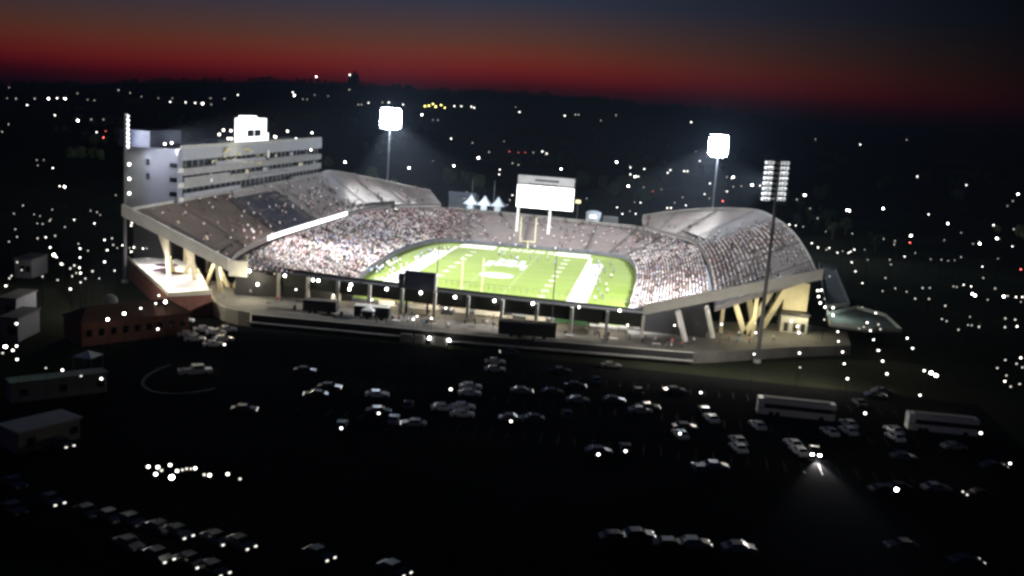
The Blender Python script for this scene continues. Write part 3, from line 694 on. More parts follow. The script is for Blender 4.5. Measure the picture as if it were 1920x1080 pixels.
def rp(x, y, z): v = R_ @ Vector((x, y, 0)); return (c.x+v.x, c.y+v.y, z)
mb = MB(); mb.box((c.x, c.y, 0), (24, 9, 2*-G), rzb); mb.build('wall', M_brick, bk)
mb = MB(); mb.poly([rp(-12.6, -5, 2.5), rp(12.6, -5, 2.5), rp(9, 0, 5), rp(-9, 0, 5)]); mb.poly([rp(12.6, 5, 2.5), rp(-12.6, 5, 2.5), rp(-9, 0, 5), rp(9, 0, 5)]); mb.poly([rp(12.6, -5, 2.5), rp(12.6, 5, 2.5), rp(9, 0, 5)]); mb.poly([rp(-12.6, 5, 2.5), rp(-12.6, -5, 2.5), rp(-9, 0, 5)]); mb.build('roof', M_tile, bk)
for k in range(-4, 5):
    p = rp(k*2.6, -4.55, .2); mb = MB(); mb.box(p, (1.2, .1, 1.5), rzb); mb.build('window', M_glass, bk)
p = rp(-3, 2, 5.2); mb = MB(); mb.ball(p, 1.5, 12, 8); mb.tube((p[0], p[1], 3.5), p, 1.2, k=12); mb.build('dome', M_conc, bk)

# side building and ramps on the other flank
sbd = thing('ticket_building', 'small cream building with dark openings under the crescent grandstand', 'building')
a, b = at(1462, 622, 0), at(1512, 627, 0); w = b.x-a.x; cx = (a.x+b.x)/2; cy = a.y+3
mb = MB(); mb.box((cx, cy, 2.4), (w, 6, 4.8)); mb.build('wall', M_conc, sbd)
mb = MB(); mb.box((cx, cy-.3, 5.0), (w+.8, 7, .4)); mb.build('roof', M_dark, sbd)
mb = MB(); mb.box((cx+.2, cy+2, 9), (w-.6, 3, 7.4)); mb.build('upper_wall', M_cream, sbd)
for k in (-.3, .05, .33): mb = MB(); mb.box((cx+w*k, cy-3.03, 1.5), (1.1, .1, 2.2)); mb.build('door', M_dark, sbd)
for px, py in ((1484, 602), (1498, 624), (1495, 612)): part_lamp(sbd, atY(px, py, cy-3.4), .25)
rmp = thing('access_ramp', 'grey-green switchback access ramp beside the crescent grandstand, edged with lamps', 'ramp')
rz_ = 3.0
def ramp_slab(pxs, z0, z1, nm, m):
    P_ = [at(px, py, z) for px, py, z in pxs]; mb = MB(); k = len(P_)
    top = [(p.x, p.y, p.z) for p in P_]; bot = [(p.x, p.y, p.z-.5) for p in P_]
    mb.poly(top[::-1]); mb.poly(bot)
    for i in range(k): j = (i+1) % k; mb.quad(bot[i], bot[j], top[j], top[i])
    o = mb.build(nm, m, rmp)
    q = MB(); parapet(q, [Vector(p) for p in top]+[Vector(top[0])], 0.02, .9, .2); q.build('parapet', M_conc, o); return o
ramp_slab(((1535, 497, 5), (1566, 508, 5), (1592, 573, 3), (1549, 577, 3)), 0, 0, 'ramp_flight', M_concd)
ramp_slab(((1549, 592, 3), (1606, 579, 3), (1660, 594, 2), (1690, 622, 1), (1630, 620, 2), (1556, 610, 3)), 0, 0, 'ramp_flight', mat('green-grey concrete', (.115, .128, .12), .85, .3, .2))
for px, py in ((1535, 522), (1540, 544), (1533, 545), (1535, 556), (1538, 568), (1547, 576), (1562, 577), (1562, 591)): part_lamp(rmp, at(px, py, 4.2), .3)
lamp('POINT', at(1600, 600, 6), 240, (.85, 1, .93), .4)
# ------------------------------------------------------------------ crowd
def seat_points(sec, rows, step):
    """(position, outward direction, u, v) of every seat."""
    out = []
    A = [p[0] for p in sec]; n = len(sec)
    for r in range(rows):
        t = (r+.22)/rows
        line = [a.lerp(b, t) for a, b in sec]; acc = [0]
        for p, q in zip(line[:-1], line[1:]): acc.append(acc[-1]+(q-p).length)
        L = acc[-1]; j = 0; s = .4
        while s < L:
            while acc[j+1] < s: j += 1
            k = (s-acc[j])/max(acc[j+1]-acc[j], 1e-6); p = line[j].lerp(line[j+1], k)
            z = sec[j][0].z+(sec[j][1].z-sec[j][0].z)*r/rows
            d = (sec[j][1]-sec[j][0]); d.z = 0
            out.append((Vector((p.x, p.y, z)), d.normalized(), (j+k)/(n-1), (r+.5)/rows)); s += step
    return out
WHITES = [(.74, .74, .78), (.64, .65, .71), (.76, .72, .71)]; BLUES = [(.32, .4, .58), (.45, .54, .7), (.12, .15, .3)]; DARKS = [(.03, .03, .04), (.05, .035, .03), (.07, .06, .06)]
PINKS = [(.5, .34, .38), (.36, .2, .23), (.58, .47, .5)]; OTHERS = [(.3, .27, .15), (.16, .22, .16), (.36, .24, .33), (.3, .3, .32)]
def pick(r, w):
    a = r.random()*sum(x for x, _ in w)
    for x, c in w:
        a -= x
        if a <= 0: return r.choice(c)
    return r.choice(w[-1][1])
cv, cf, cc = [], [], []
def sitter(p, out, shirt, hair, r):
    """one small seated spectator: legs, tapered torso, arms folded into the outline, head"""
    side = Vector((-out.y, out.x, 0)); sc = r.uniform(.9, 1.08); stand_ = r.random() < .18
    h0 = .42 if not stand_ else .8
    def ring(z, w, d, o): return [p+side*(sx*w*sc)+out*(o+sy*d*sc)+Vector((0, 0, z*sc)) for sx, sy in ((-1, -1), (1, -1), (1, 1), (-1, 1))]
    skin = r.choice(((.42, .27, .19), (.5, .33, .25), (.2, .12, .08)))
    blocks = ((ring(0, .17, .12, -.3 if not stand_ else 0), ring(h0, .2, .13, -.22 if not stand_ else 0), r.choice(DARKS)), (ring(h0-.04, .2, .16, 0), ring(h0+.34, .25, .14, .03), shirt),
              (ring(h0+.34, .25, .14, .03), ring(h0+.52, .12, .09, .03), shirt), (ring(h0+.5, .08, .08, 0), ring(h0+.66, .1, .11, 0), skin), (ring(h0+.66, .1, .11, .01), ring(h0+.78, .06, .07, .02), hair))
    for a, b, c in blocks:
        n = len(cv); cv.extend(a+b)
        for f in ((0, 1, 5, 4), (1, 2, 6, 5), (2, 3, 7, 6), (3, 0, 4, 7), (4, 5, 6, 7)): cf.append(tuple(n+i for i in f)); cc.append(c)
R = random.Random(11)
def noise2(x, y, s=1.0): return .5+.25*(math.sin(x*.31*s+1.3*math.sin(y*.23*s))+math.sin(y*.37*s+1.1*math.sin(x*.19*s)))
def clump(x, y, s=1.0): return noise2(x, y, s)*.6+noise2(x*2.3+5, y*2.1-3, s)*.4
SPARSE = []
def fill(sec, rows, step, dens, cols, lone=None):
    for p, o, u, v in seat_points(sec, rows, step):
        d = dens(p, u, v)
        if d <= 0: continue
        if d < .03:
            if R.random() < d: SPARSE.append((p, o))
            continue
        if R.random() < d: sitter(p, o, pick(R, cols(p, u, v)), R.choice(DARKS), R)
def dW(p, u, v):
    n = noise2(p.x, p.y, .8); a = .93 if -28 < p.y < 78 else .62
    if p.y < -30: a = .72 if v < .5 else .5
    return a*min(1, max(.12, 2.6*clump(p.x, p.y, 1.5)-.45))
def cW(p, u, v):
    if clump(p.x+40, p.y-17, 1.9) < .43: return [(1.2, PINKS), (1.2, BLUES), (2.6, DARKS), (.8, OTHERS), (.7, WHITES)]
    if -14 < p.y < 34 and .22 < v < .8 and clump(p.x-3, p.y+61, 1.3) < .6: return [(1.6, BLUES), (1.2, DARKS), (1, OTHERS), (1.1, WHITES), (1, [(.28, .3, .38), (.2, .22, .3)])]
    if p.y > 50: return [(3, PINKS), (2.6, WHITES), (1.5, DARKS), (.5, OTHERS)]
    if p.y < -22: return [(2, PINKS), (1.4, WHITES), (2, DARKS), (.8, OTHERS)]
    return [(5.6, WHITES), (1.6, BLUES), (1.3, DARKS), (.5, OTHERS), (.5, PINKS)]
fill(SECW, 24, .78, dW, cW)
def dN(p, u, v):
    if p.x < -33: return .82*noise2(p.x, p.y)+.25
    if p.x < -20: return .4*max(0, 1-(p.x+33)/13)+.06
    if p.x > 36: return .12
    return .05+(.05 if noise2(p.x, p.y, 1.6) > .72 else 0)
fill(SECN, 24, .78, dN, lambda p, u, v: [(2.6, PINKS), (1.2, WHITES), (2.2, DARKS), (.6, OTHERS)])
def cE(p, u, v):
    if clump(p.x-11, p.y+29, 2.1) < .42: return [(1, WHITES), (.8, BLUES), (3, DARKS), (1.6, PINKS)]
    return [(6, WHITES), (.6, BLUES), (1.2, DARKS), (.8, PINKS)]
fill(SECE, 24, .74, lambda p, u, v: (.95 if p.y < 45 else .2)*min(1, max(.1, 2.6*clump(p.x, p.y, 1.7)-.4)), cE)
UE = None
def dUW(p, u, v):
    if p.y < -42: return .035 if v > .2 else .07
    if p.y < 18: return .035 if v > .5 else .06
    if p.y < 60: return .16*(1-v)+.012
    return .02 if v > .3 else .05
fill(UPW, 22, .78, dUW, lambda p, u, v: [(2, DARKS), (1, PINKS), (1, WHITES)])
def dUE(p, u, v):
    if p.y > 52: return .006
    if p.y > 30: return .02+.25*max(0, .4-v)
    if p.y < -62: return .08 if v < .3 else .04
    lim = .8 if p.y > -30 else .5
    a = (1 if v < .5 else .55) if v < lim else max(0, .45-(v-lim)*3)
    if -34 < p.y < -16 and v > .28: a *= .35
    return a*min(1, max(.1, 2.8*clump(p.x, p.y, 1.6)-.5))+.07
fill(UPE, 22, .76, dUE, cE)
me = bpy.data.meshes.new('crowd'); me.from_pydata([tuple(v) for v in cv], [], cf); me.materials.append(M_crowd)
at_ = me.attributes.new('cloth', 'FLOAT_COLOR', 'FACE'); at_.data.foreach_set('color', [x for c in cc for x in (*c, 1)])
co = bpy.data.objects.new('crowd', me); COL.objects.link(co); tag(co, 'dense seated crowd of spectators filling the stands', 'crowd', None, 'stuff')

# ------------------------------------------------------------------ single people (skinned figures)
def figure(name, J, E_, rad, root):
    """One continuous body grown from a joint skeleton, then baked; materials by height and place."""
    me = bpy.data.meshes.new(name); me.from_pydata([J[k] for k in J], [], [(list(J).index(a), list(J).index(b)) for a, b in E_])
    o = bpy.data.objects.new(name, me); COL.objects.link(o)
    md = o.modifiers.new('skin', 'SKIN'); md.use_smooth_shade = True
    sv = me.skin_vertices[0].data
    for i, k in enumerate(J): sv[i].radius = (rad[k], rad[k]); sv[i].use_root = (k == root)
    sb_ = o.modifiers.new('sub', 'SUBSURF'); sb_.levels = 1; sb_.render_levels = 1
    bpy.context.view_layer.update()
    out = bpy.data.meshes.new_from_object(o.evaluated_get(bpy.context.evaluated_depsgraph_get()))
    bpy.data.objects.remove(o); out.name = name
    out.materials.clear()
    for m in (M_shirt, M_skin, M_trou, M_hair): out.materials.append(m)
    return out
def pose(kind):
    sit = kind == 'sitting'; hz = .48 if sit else .95
    J = {'pelvis': (0, 0, hz), 'waist': (0, -.01, hz+.18), 'chest': (0, -.03, hz+.42), 'neck': (0, -.04, hz+.57), 'chin': (0, -.03, hz+.64), 'head': (0, -.035, hz+.72), 'crown': (0, -.03, hz+.80)}
    for s, n in ((-1, 'l'), (1, 'r')):
        J['sh'+n] = (s*.19, -.03, hz+.52)
        if kind == 'walking': J['el'+n] = (s*.25, -.03+s*.12, hz+.26); J['wr'+n] = (s*.24, .06+s*.2, hz+.05)
        elif kind == 'hands_up': J['el'+n] = (s*.33, .03, hz+.66); J['wr'+n] = (s*.25, .1, hz+.92)
        elif sit: J['el'+n] = (s*.24, .06, hz+.27); J['wr'+n] = (s*.15, .28, hz+.2)
        else: J['el'+n] = (s*.25, -.04, hz+.25); J['wr'+n] = (s*.22, .06, hz+.02)
        w = J['wr'+n]; e2 = J['el'+n]; d = Vector(w)-Vector(e2); d.normalize()
        J['hd'+n] = tuple(Vector(w)+d*.09)
        for q, ox in enumerate((-.03, 0, .03)): J[f'f{q}'+n] = tuple(Vector(w)+d*(.17-.015*abs(q-1))+Vector((ox, 0, 0)))
        J['th'+n] = tuple(Vector(w)+d*.08+Vector((-s*.05, .02, 0)))
        J['hip'+n] = (s*.1, 0, hz-.06)
        if sit: J['kn'+n] = (s*.12, .42, hz-.02); J['an'+n] = (s*.12, .42, .07); J['toe'+n] = (s*.13, .58, .04)
        elif kind == 'walking': J['kn'+n] = (s*.1, .1+(-s)*.14, .5); J['an'+n] = (s*.1, -s*.3, .1+(.06 if s > 0 else 0)); J['toe'+n] = (s*.11, -s*.3+.16, .05)
        else: J['kn'+n] = (s*.12, .02, .5); J['an'+n] = (s*.13, -.02, .09); J['toe'+n] = (s*.15, .14, .04)
    E_ = [('pelvis', 'waist'), ('waist', 'chest'), ('chest', 'neck'), ('neck', 'chin'), ('chin', 'head'), ('head', 'crown')]
    for n in 'lr': E_ += [('chest', 'sh'+n), ('sh'+n, 'el'+n), ('el'+n, 'wr'+n), ('wr'+n, 'hd'+n), ('hd'+n, 'f0'+n), ('hd'+n, 'f1'+n), ('hd'+n, 'f2'+n), ('wr'+n, 'th'+n), ('pelvis', 'hip'+n), ('hip'+n, 'kn'+n), ('kn'+n, 'an'+n), ('an'+n, 'toe'+n)]
    rad = {'pelvis': .15, 'waist': .13, 'chest': .16, 'neck': .06, 'chin': .085, 'head': .1, 'crown': .075}
    for n in 'lr': rad.update({'sh'+n: .075, 'el'+n: .05, 'wr'+n: .033, 'hd'+n: .035, 'f0'+n: .01, 'f1'+n: .01, 'f2'+n: .01, 'th'+n: .012, 'hip'+n: .1, 'kn'+n: .065, 'an'+n: .045, 'toe'+n: .04})
    me = figure('person', J, E_, rad, 'pelvis')
    for p in me.polygons:
        z = p.center.z; c = p.center
        arm = abs(c.x) > .2 and min(abs((Vector(J['wr'+n])-c).length) for n in 'lr') < .2
        p.material_index = 3 if (z > hz+.76 or (z > hz+.66 and c.y < -.06)) else 1 if (z > hz+.585 and abs(c.x) < .14) or arm else 0 if z > hz+.0 and not (sit and c.y > .2 and z < hz+.1) else 2
        p.use_smooth = True
    return me
POSES = {k: pose(k) for k in ('standing', 'walking', 'sitting', 'hands_up')}
def person(pos, rz, kind, color, label, group):
    o = bpy.data.objects.new('person', POSES[kind]); COL.objects.link(o); o.location = pos; o.rotation_euler = (0, 0, rz); o.color = (*color, 1)
    s = R.uniform(.96, 1.06); o.scale = (s, s, s); return tag(o, label, 'person', group)
CN = {}
def cname(c):
    r, g, b = c
    if min(c) > .6: return 'white'
    if max(c) < .1: return 'dark clothes'
    if b > r*1.25: return 'blue'
    if r > b*1.25 and r > g*1.25: return 'red'
    return 'grey'
def line_people(pts, where, group, cols, kinds, order):
    L = [(p, rz) for p, rz in pts]; L.sort(key=lambda q: q[0].y)
    for i, (p, rz) in enumerate(L):
        c = R.choice(cols); k = R.choice(kinds)
        person(p, rz, k, c, f'person in {cname(c)}, {k.replace("_", " ")} {where}, {nth(i+1)} {order}', group)
TEAM_W, TEAM_B = [(.8, .8, .82)]*3+[(.3, .42, .66)], [(.1, .16, .4)]*2+[(.75, .76, .8), (.06, .07, .12), (.45, .5, .6)]
pts = []
for k in range(46): pts.append((Vector((R.uniform(-31.5, -25.2), -40+k*1.62+R.uniform(-.8, .8), 0)), R.uniform(-2.2, -.9)))
for k in range(30): pts.append((Vector((R.uniform(-31, -24.6), -40+k*2.3, 0)), R.uniform(-2.2, -.9)))
for k in range(26): pts.append((Vector((R.uniform(-36.5, -33), -28+k*1.1, 0)), R.uniform(-2.2, -.9)))
line_people(pts, 'on the press-box touchline', 'team and staff on the press-box touchline', TEAM_W, ('standing', 'standing', 'walking', 'hands_up'), 'from the near end')
pts = []
for k in range(66): pts.append((Vector((R.choice((R.uniform(25, 30), R.uniform(28, 35))), -42+k*1.16+R.uniform(-.8, .8), 0)), R.uniform(.9, 2.2)))
line_people(pts, 'on the opposite touchline', 'team and staff on the opposite touchline', TEAM_B, ('standing', 'standing', 'walking', 'hands_up'), 'from the near end')
pts = [(Vector((R.uniform(-9, 16), R.uniform(22, 36), 0)), R.uniform(0, 6.28)) for _ in range(12)]+[(Vector((R.uniform(-30, 30), R.uniform(55.5, 57), 0)), math.pi) for _ in range(9)]
line_people(pts, 'on the playing field', 'people on the field', TEAM_W+TEAM_B, ('walking', 'standing'), 'from the near end')
pts = []
for px, py in ((520, 566), (527, 567), (700, 600), (706, 606), (712, 600), (748, 603), (757, 598), (765, 606), (772, 590), (690, 586), (850, 590), (905, 606), (912, 612), (925, 600), (1098, 625), (1104, 622), (1120, 628), (1015, 632), (1022, 636), (1032, 634), (1176, 627), (1210, 640), (1260, 648), (1268, 640), (1278, 652), (1300, 645), (1366, 638), (1380, 645), (1385, 633), (1345, 622), (1405, 645), (1450, 640), (470, 555), (455, 545), (440, 552), (412, 548), (420, 560)):
    pts.append((at(px, py, 0), R.uniform(0, 6.28)))
for k in range(26): px = R.uniform(505, 1290); pts.append((at(px, 580+(px-505)*.092+R.uniform(-8, 8), 0), R.uniform(0, 6.28)))
line_people(pts, 'on the plaza deck', 'people on the plaza', [(.5, .1, .1), (.7, .7, .7), (.05, .05, .06), (.3, .3, .35), (.12, .2, .4)], ('standing', 'walking'), 'counting from the front edge')
R.shuffle(SPARSE); SPARSE = sorted(SPARSE[:58], key=lambda q: (q[0].x > 0, q[0].y))
nn = [0, 0]
for p, o in SPARSE:
    e_ = p.x > 0; nn[e_] += 1; c = R.choice([(.05, .04, .05), (.06, .05, .08), (.45, .15, .15), (.7, .7, .72)])
    person(p+Vector((o.x*.1, o.y*.1, -.04)), math.atan2(o.x, -o.y), 'sitting', c, f'spectator in {cname(c)}, {nth(nn[e_])} from the near end among empty {"crescent stand" if e_ else "press-box stand"} benches', 'lone spectators on the upper benches')

# ------------------------------------------------------------------ vehicles
def car_proto():
    t = thing('parked_car', 'x', 'car', (0, 0, -500)); L, w = 4.5, 1.8
    prof = [(-2.2, .45), (-2.25, .8), (-1.6, .95), (-1.05, 1.38), (.35, 1.42), (1.05, 1.0), (2.05, .82), (2.25, .55), (2.2, .35), (-2.15, .35)]
    mb = MB(); n = len(prof)
    for s in (-1, 1): mb.v += [(x, s*w/2*(1 if z < 1.0 else .82), z) for x, z in prof]
    mb.f = [tuple(range(n)), tuple(reversed(range(n, 2*n)))]+[(i, n+i, n+(i+1) % n, (i+1) % n) for i in range(n)]; mb.m = [0]*len(mb.f)
    mb.build('body', M_paint, t)
    mb = MB(); mb.quad((.42, -.66, 1.40), (1.0, -.74, 1.03), (1.0, .74, 1.03), (.42, .66, 1.40)); mb.quad((-1.6, .74, .98), (-1.1, .66, 1.36), (-1.1, -.66, 1.36), (-1.6, -.74, .98))
    mb.v = [(x+(.012 if x > 0 else -.012), y, z+.012) for x, y, z in mb.v]
    for s in (-1, 1): mb.quad((-1.2, s*.83, 1.02), (.85, s*.83, 1.02), (.3, s*.752, 1.36), (-.98, s*.752, 1.36))
    mb.build('windows', M_glass, t)
    for x in (-1.35, 1.4):
        for s in (-1, 1): mb = MB(); mb.tube((x, s*.72, .33), (x, s*.93, .33), .33, k=12); mb.build('wheel', M_black, t)
    for s in (-1, 1): mb = MB(); mb.box((2.2, s*.62, .66), (.12, .36, .18)); mb.build('headlight', M_white, t)
    return t
CAR = car_proto(); CARLIT = thing('parked_car', 'x', 'car', (0, 0, -500))
M_glint = emit('glint glow', (1, .95, .85), 1.6)  # glowing headlights on parked cars imitate reflected glints
M_head = emit('headlight beam', (1, .97, .92), 120)
for c in kids(CAR):
    d = c.copy(); COL.objects.link(d); d.parent = CARLIT
    if c.name.startswith('headlight'): d.data = c.data.copy(); d.data.materials[0] = M_glint
CARS = []
CC = [(.75, .76, .76), (.6, .61, .63), (.25, .26, .28), (.05, .05, .06), (.09, .02, .02), (.03, .04, .075), (.2, .19, .17)]
def put_car(px, py, rz, col, lit=False, z=None, label=None):
    p = at(px, py, G+.03); p.z = max(G+.03, ground_z(p.x, p.y)+.03)
    for q, _, _ in CARS:
        if (q-p).length < 2.6: return None
    o = dup(CARLIT if lit else CAR, p, rz, 1, col); CARS.append((p, o, (label, col, lit))); return o
cn2 = lambda c: 'white' if min(c) > .7 else 'silver' if min(c) > .5 else 'red' if c[0] > 3*c[1] else 'blue' if c[2] > 2*c[0] else 'black' if max(c) < .1 else 'tan' if c[0] == .2 else 'grey'
Wc = CC[0]
for px, py in ((928, 683), (928, 697), (882, 730), (880, 742), (868, 768), (866, 782), (707, 745), (830, 770)): put_car(px, py, .25, Wc, label='white car in the short white row amid the car park')
for px, py in ((1383, 832), (1384, 846), (1487, 838), (1498, 852), (1590, 800), (1590, 813), (1555, 815), (1675, 812), (1678, 825), (1333, 790), (1420, 803), (1275, 820)): put_car(px, py, 1.9, Wc, label='pale car near the coaches')
for px, py in ((345, 605), (352, 632), (382, 622), (405, 628), (418, 640), (365, 640), (330, 612), (425, 622), (400, 650)): put_car(px, py, .5, R.choice(CC[:3]), R.random() < .3, label='pale car clustered below the curved parapet')
# parked cars; every other one has glowing headlights that imitate glints
GL = ((458, 773), (572, 700), (618, 731), (440, 776), (592, 745), (605, 750), (640, 803), (738, 792), (765, 765), (710, 776), (775, 800), (825, 765), (978, 738), (958, 790), (997, 790), (1012, 787), (1078, 728), (1083, 755), (1117, 718), (1145, 690), (1150, 755), (1200, 775), (1215, 768), (1195, 738), (1140, 760), (1265, 737), (1063, 782), (1050, 700), (955, 665), (1035, 740), (1320, 775), (1284, 806), (1310, 885), (1340, 880), (1640, 745), (1653, 738), (1611, 760), (1788, 843), (1862, 880), (1655, 925), (1681, 920), (1754, 921), (1833, 933), (1122, 852), (1173, 846), (1153, 1015), (1195, 1010), (1255, 1028), (1300, 1026), (1385, 1035), (1810, 1060), (1690, 1030))
for i, (px, py) in enumerate(GL): put_car(px, py, R.choice((.2, .25, 1.75, 3.4)), R.choice(CC[2:]), i % 2 == 0, label='dark parked car in the unlit car park')
for px, py in ((27, 913), (25, 962), (117, 838), (164, 967), (206, 976), (246, 983), (264, 989), (300, 998), (310, 995), (323, 998), (334, 1006), (351, 1006), (362, 1007), (405, 1018), (437, 1025), (450, 1026), (475, 1034), (242, 1028), (267, 1035), (280, 1033), (297, 1050), (310, 1048), (357, 1060), (370, 1058), (400, 1075), (96, 945), (738, 1075), (597, 1047)):
    put_car(px, py, -.5, R.choice(((.03, .03, .035), (.05, .05, .055), (.09, .09, .09))), R.random() < .6, label='parked car in the near glinting rows')
for k in range(4):
    px, py = (R.uniform(600, 1300), R.uniform(690, 830)) if k < 3 else (R.uniform(1230, 1880), R.uniform(760, 940))
    put_car(px, py, R.choice((.25, .22, 1.8)), R.choice(CC), False, label='dark parked car in the unlit car park')
gr = {}
for p, o, (lb, c, lit) in CARS: gr.setdefault(lb, []).append((p.x, o, c))
for lb, L in gr.items():
    L.sort(key=lambda q: q[0])
    for i, (x, o, c) in enumerate(L):
        o['group'] = lb.replace(' car ', ' cars ', 1); w = lb.split(' ', 1)
        o['label'] = f'{cn2(c)} {lb.split("car", 1)[0].split()[-1] if "parked" in lb else ""} car {lb.split("car ", 1)[1]}, {nth(i+1)} from the left'.replace('  ', ' ')
dc = put_car(1527, 852, -1.62, (.05, .05, .06))
dc.name = 'driving_car'; dc['label'] = 'dark car with both headlights blazing, lighting the tarmac before it'; dc['category'] = 'car'
for c in dc.children:
    if c.name.startswith('headlight'): c.data = c.data.copy(); c.data.materials[0] = M_head
fw = Vector((math.cos(-1.62), math.sin(-1.62), 0)); hp = dc.location+fw*2.6+Vector((0, 0, .75))
lamp('SPOT', hp, 70000, (1, .93, .9), .15, hp+fw*9+Vector((0, 0, -1.1)), D2R(44), .9).data.volume_factor = .02
for src in (CAR, CARLIT):
    for c in list(src.children): bpy.data.objects.remove(c)
    bpy.data.objects.remove(src)
def coach(px0, py0, px1, py1, label):
    a, b = at(px0, py0, G), at(px1, py1, G); rz = math.atan2(b.y-a.y, b.x-a.x); c = (a+b)/2; L = max(11.5, (b-a).length)
    t = thing('coach', label, 'coach', (c.x, c.y, G+.03), rz, 'white coaches parked on the tarmac')
    mb = MB(); mb.box((0, 0, 1.0), (L, 2.5, 1.3)); mb.box((0, 0, 2.95), (L, 2.5, .9)); mb.box((-L/2+.6, 0, 2.05), (1.2, 2.44, .95)); mb.build('body', M_white, t)
    mb = MB(); mb.box((.3, 0, 2.08), (L-.7, 2.4, .84)); mb.build('window_band', M_glass, t)
    mb = MB(); mb.box((0, 0, 3.5), (L-2, 1.6, .22)); mb.build('roof_unit', M_conc, t)
    mb = MB(); mb.box((0, 0, 1.66), (L+.02, 2.53, .1)); mb.build('trim_stripe', M_dark, t)
    for x in (-L*.32, -L*.24, L*.33):
        for s in (-1, 1): mb = MB(); mb.tube((x, s*1.05, .5), (x, s*1.3, .5), .5, k=12); mb.build('wheel', M_black, t)
    mb = MB(); mb.box((L/2+.02, 0, 2.2), (.06, 2.2, 1.3)); mb.build('windscreen', M_glass, t)
coach(1418, 775, 1562, 790, 'white coach with a dark window band, nearer the plaza'); coach(1698, 805, 1828, 818, 'white coach with a dark window band, parked beyond the first coach')
def truck(px, py, rz, label, L=6.2):
    p = at(px, py, G); t = thing('pickup_truck', label, 'truck', (p.x, p.y, G+.03), rz)
    mb = MB(); mb.box((0, 0, .95), (L, 2.1, .7)); mb.build('body', M_white, t); mb = MB(); mb.box((.5, 0, 1.7), (2.2, 1.9, .8)); mb.build('cab', M_white, t)
    mb = MB(); mb.box((1.62, 0, 1.7), (.08, 1.7, .6)); mb.box((.5, 0, 1.75), (1.8, 1.94, .45)); mb.build('windows', M_glass, t)
    mb = MB(); mb.box((-1.7, 0, 1.35), (2.4, 1.9, .1)); mb.build('bed', M_dark, t)
    for x in (-L*.3, L*.3):
        for s in (-1, 1): mb = MB(); mb.tube((x, s*.85, .42), (x, s*1.1, .42), .42, k=12); mb.build('wheel', M_black, t)
truck(366, 704, .6, 'white pickup truck parked inside the kerbed loop of the driveway')
def hut(name, cat, px, py, px1, py1, dep, h, label, m, rm, z=G):
    a, b = at(px, py, z), at(px1, py1, z); rz = math.atan2(b.y-a.y, b.x-a.x); c = (a+b)/2; L = (b-a).length
    t = thing(name, label, cat, (c.x, c.y, z), rz)
    mb = MB(); mb.box((0, dep/2, h/2), (L, dep, h)); mb.build('wall', m, t)
    mb = MB(); mb.box((0, dep/2, h+.16), (L+.6, dep+.6, .3)); mb.build('roof', rm, t)
    for k in range(max(2, int(L/4))): mb = MB(); mb.box((-L/2+2+k*(L-3)/max(1, int(L/4)-1), -.03, h*.5), (1.2, .08, h*.35)); mb.build('window', M_glass, t)
    return t
hut('shed', 'shed', 35, 852, 150, 822, 5, 3.2, 'long pale shed in the dark lower corner of the car park', M_concd, M_conc)
hut('bleacher_shed', 'shed', 22, 757, 200, 735, 3, 3.4, 'long narrow green-roofed shed beyond the pale shed', M_paneld, mat('green roof', (.12, .2, .15), .8, .3, .3))
for i, (px, py) in enumerate(((44, 520), (15, 600), (18, 640))): hut('storage_block', 'building', px-16, py, px+16, py+2, 10, 5, f'pale storage block at the frame edge beyond the brick building, {nth(i+1)} from the top', M_panel, M_roof)
p = at(165, 690, G); tn = thing('canopy_tent', 'small white canopy tent on four legs near the driveway', 'tent', (p.x, p.y, G))
mb = MB(); [mb.poly(q) for q in (((-2, -2, 2.5), (2, -2, 2.5), (0, 0, 3.5)), ((2, -2, 2.5), (2, 2, 2.5), (0, 0, 3.5)), ((2, 2, 2.5), (-2, 2, 2.5), (0, 0, 3.5)), ((-2, 2, 2.5), (-2, -2, 2.5), (0, 0, 3.5)))]; mb.build('canopy', M_canvas, tn)
for sx in (-1.9, 1.9):
    for sy in (-1.9, 1.9): mb = MB(); mb.tube((sx, sy, 0), (sx, sy, 2.5), .05, k=6); mb.build('leg', M_steel, tn)
# beyond the far stand: peaked marquee, flat white building, yellow sign, domed kiosk
y = 165
mt = thing('marquee', 'white peaked marquee with three peaks behind the far stand', 'tent')
a, b = atY(868, 385, y), atY(945, 388, y); zb = a.z-3.5; w = (b.x-a.x)/3
mb = MB()
for k in range(3):
    x0 = a.x+k*w; q = [(x0, y, a.z+.9), (x0+w, y, a.z+.9), (x0+w, y+7, a.z+.9), (x0, y+7, a.z+.9)]; top = (x0+w/2, y+3.5, a.z+5.4); mid = [tuple(Vector(v).lerp(Vector(top), .5)-Vector((0, 0, .5))) for v in q]
    for i in range(4): j = (i+1) % 4; mb.quad(q[i], q[j], mid[j], mid[i]); mb.poly((mid[i], mid[j], top))
mb.build('canopy', M_canvas, mt)
for k in range(4):
    for yy in (y, y+7): mb = MB(); mb.tube((a.x+k*w, yy, G), (a.x+k*w, yy, a.z+.9), .09, k=6); mb.build('pole', M_steel, mt)
for k in range(3): mb = MB(); mb.quad((a.x+k*w+w*.3, y+.05, a.z-1.6), (a.x+k*w+w*.75, y+.05, a.z-1.6), (a.x+k*w+w*.75, y+.05, a.z+.95), (a.x+k*w+w*.3, y+.05, a.z+.95)); mb.build('side_curtain', M_canvas, mt)
lamp('POINT', (a.x+w*1.5, y-9, a.z+7), 5200, (.85, .95, 1), .5)
a, b = atY(842, 365, 190), atY(892, 366, 190); t = thing('flat_building', 'flat pale building with a long white fascia behind the marquee', 'building')
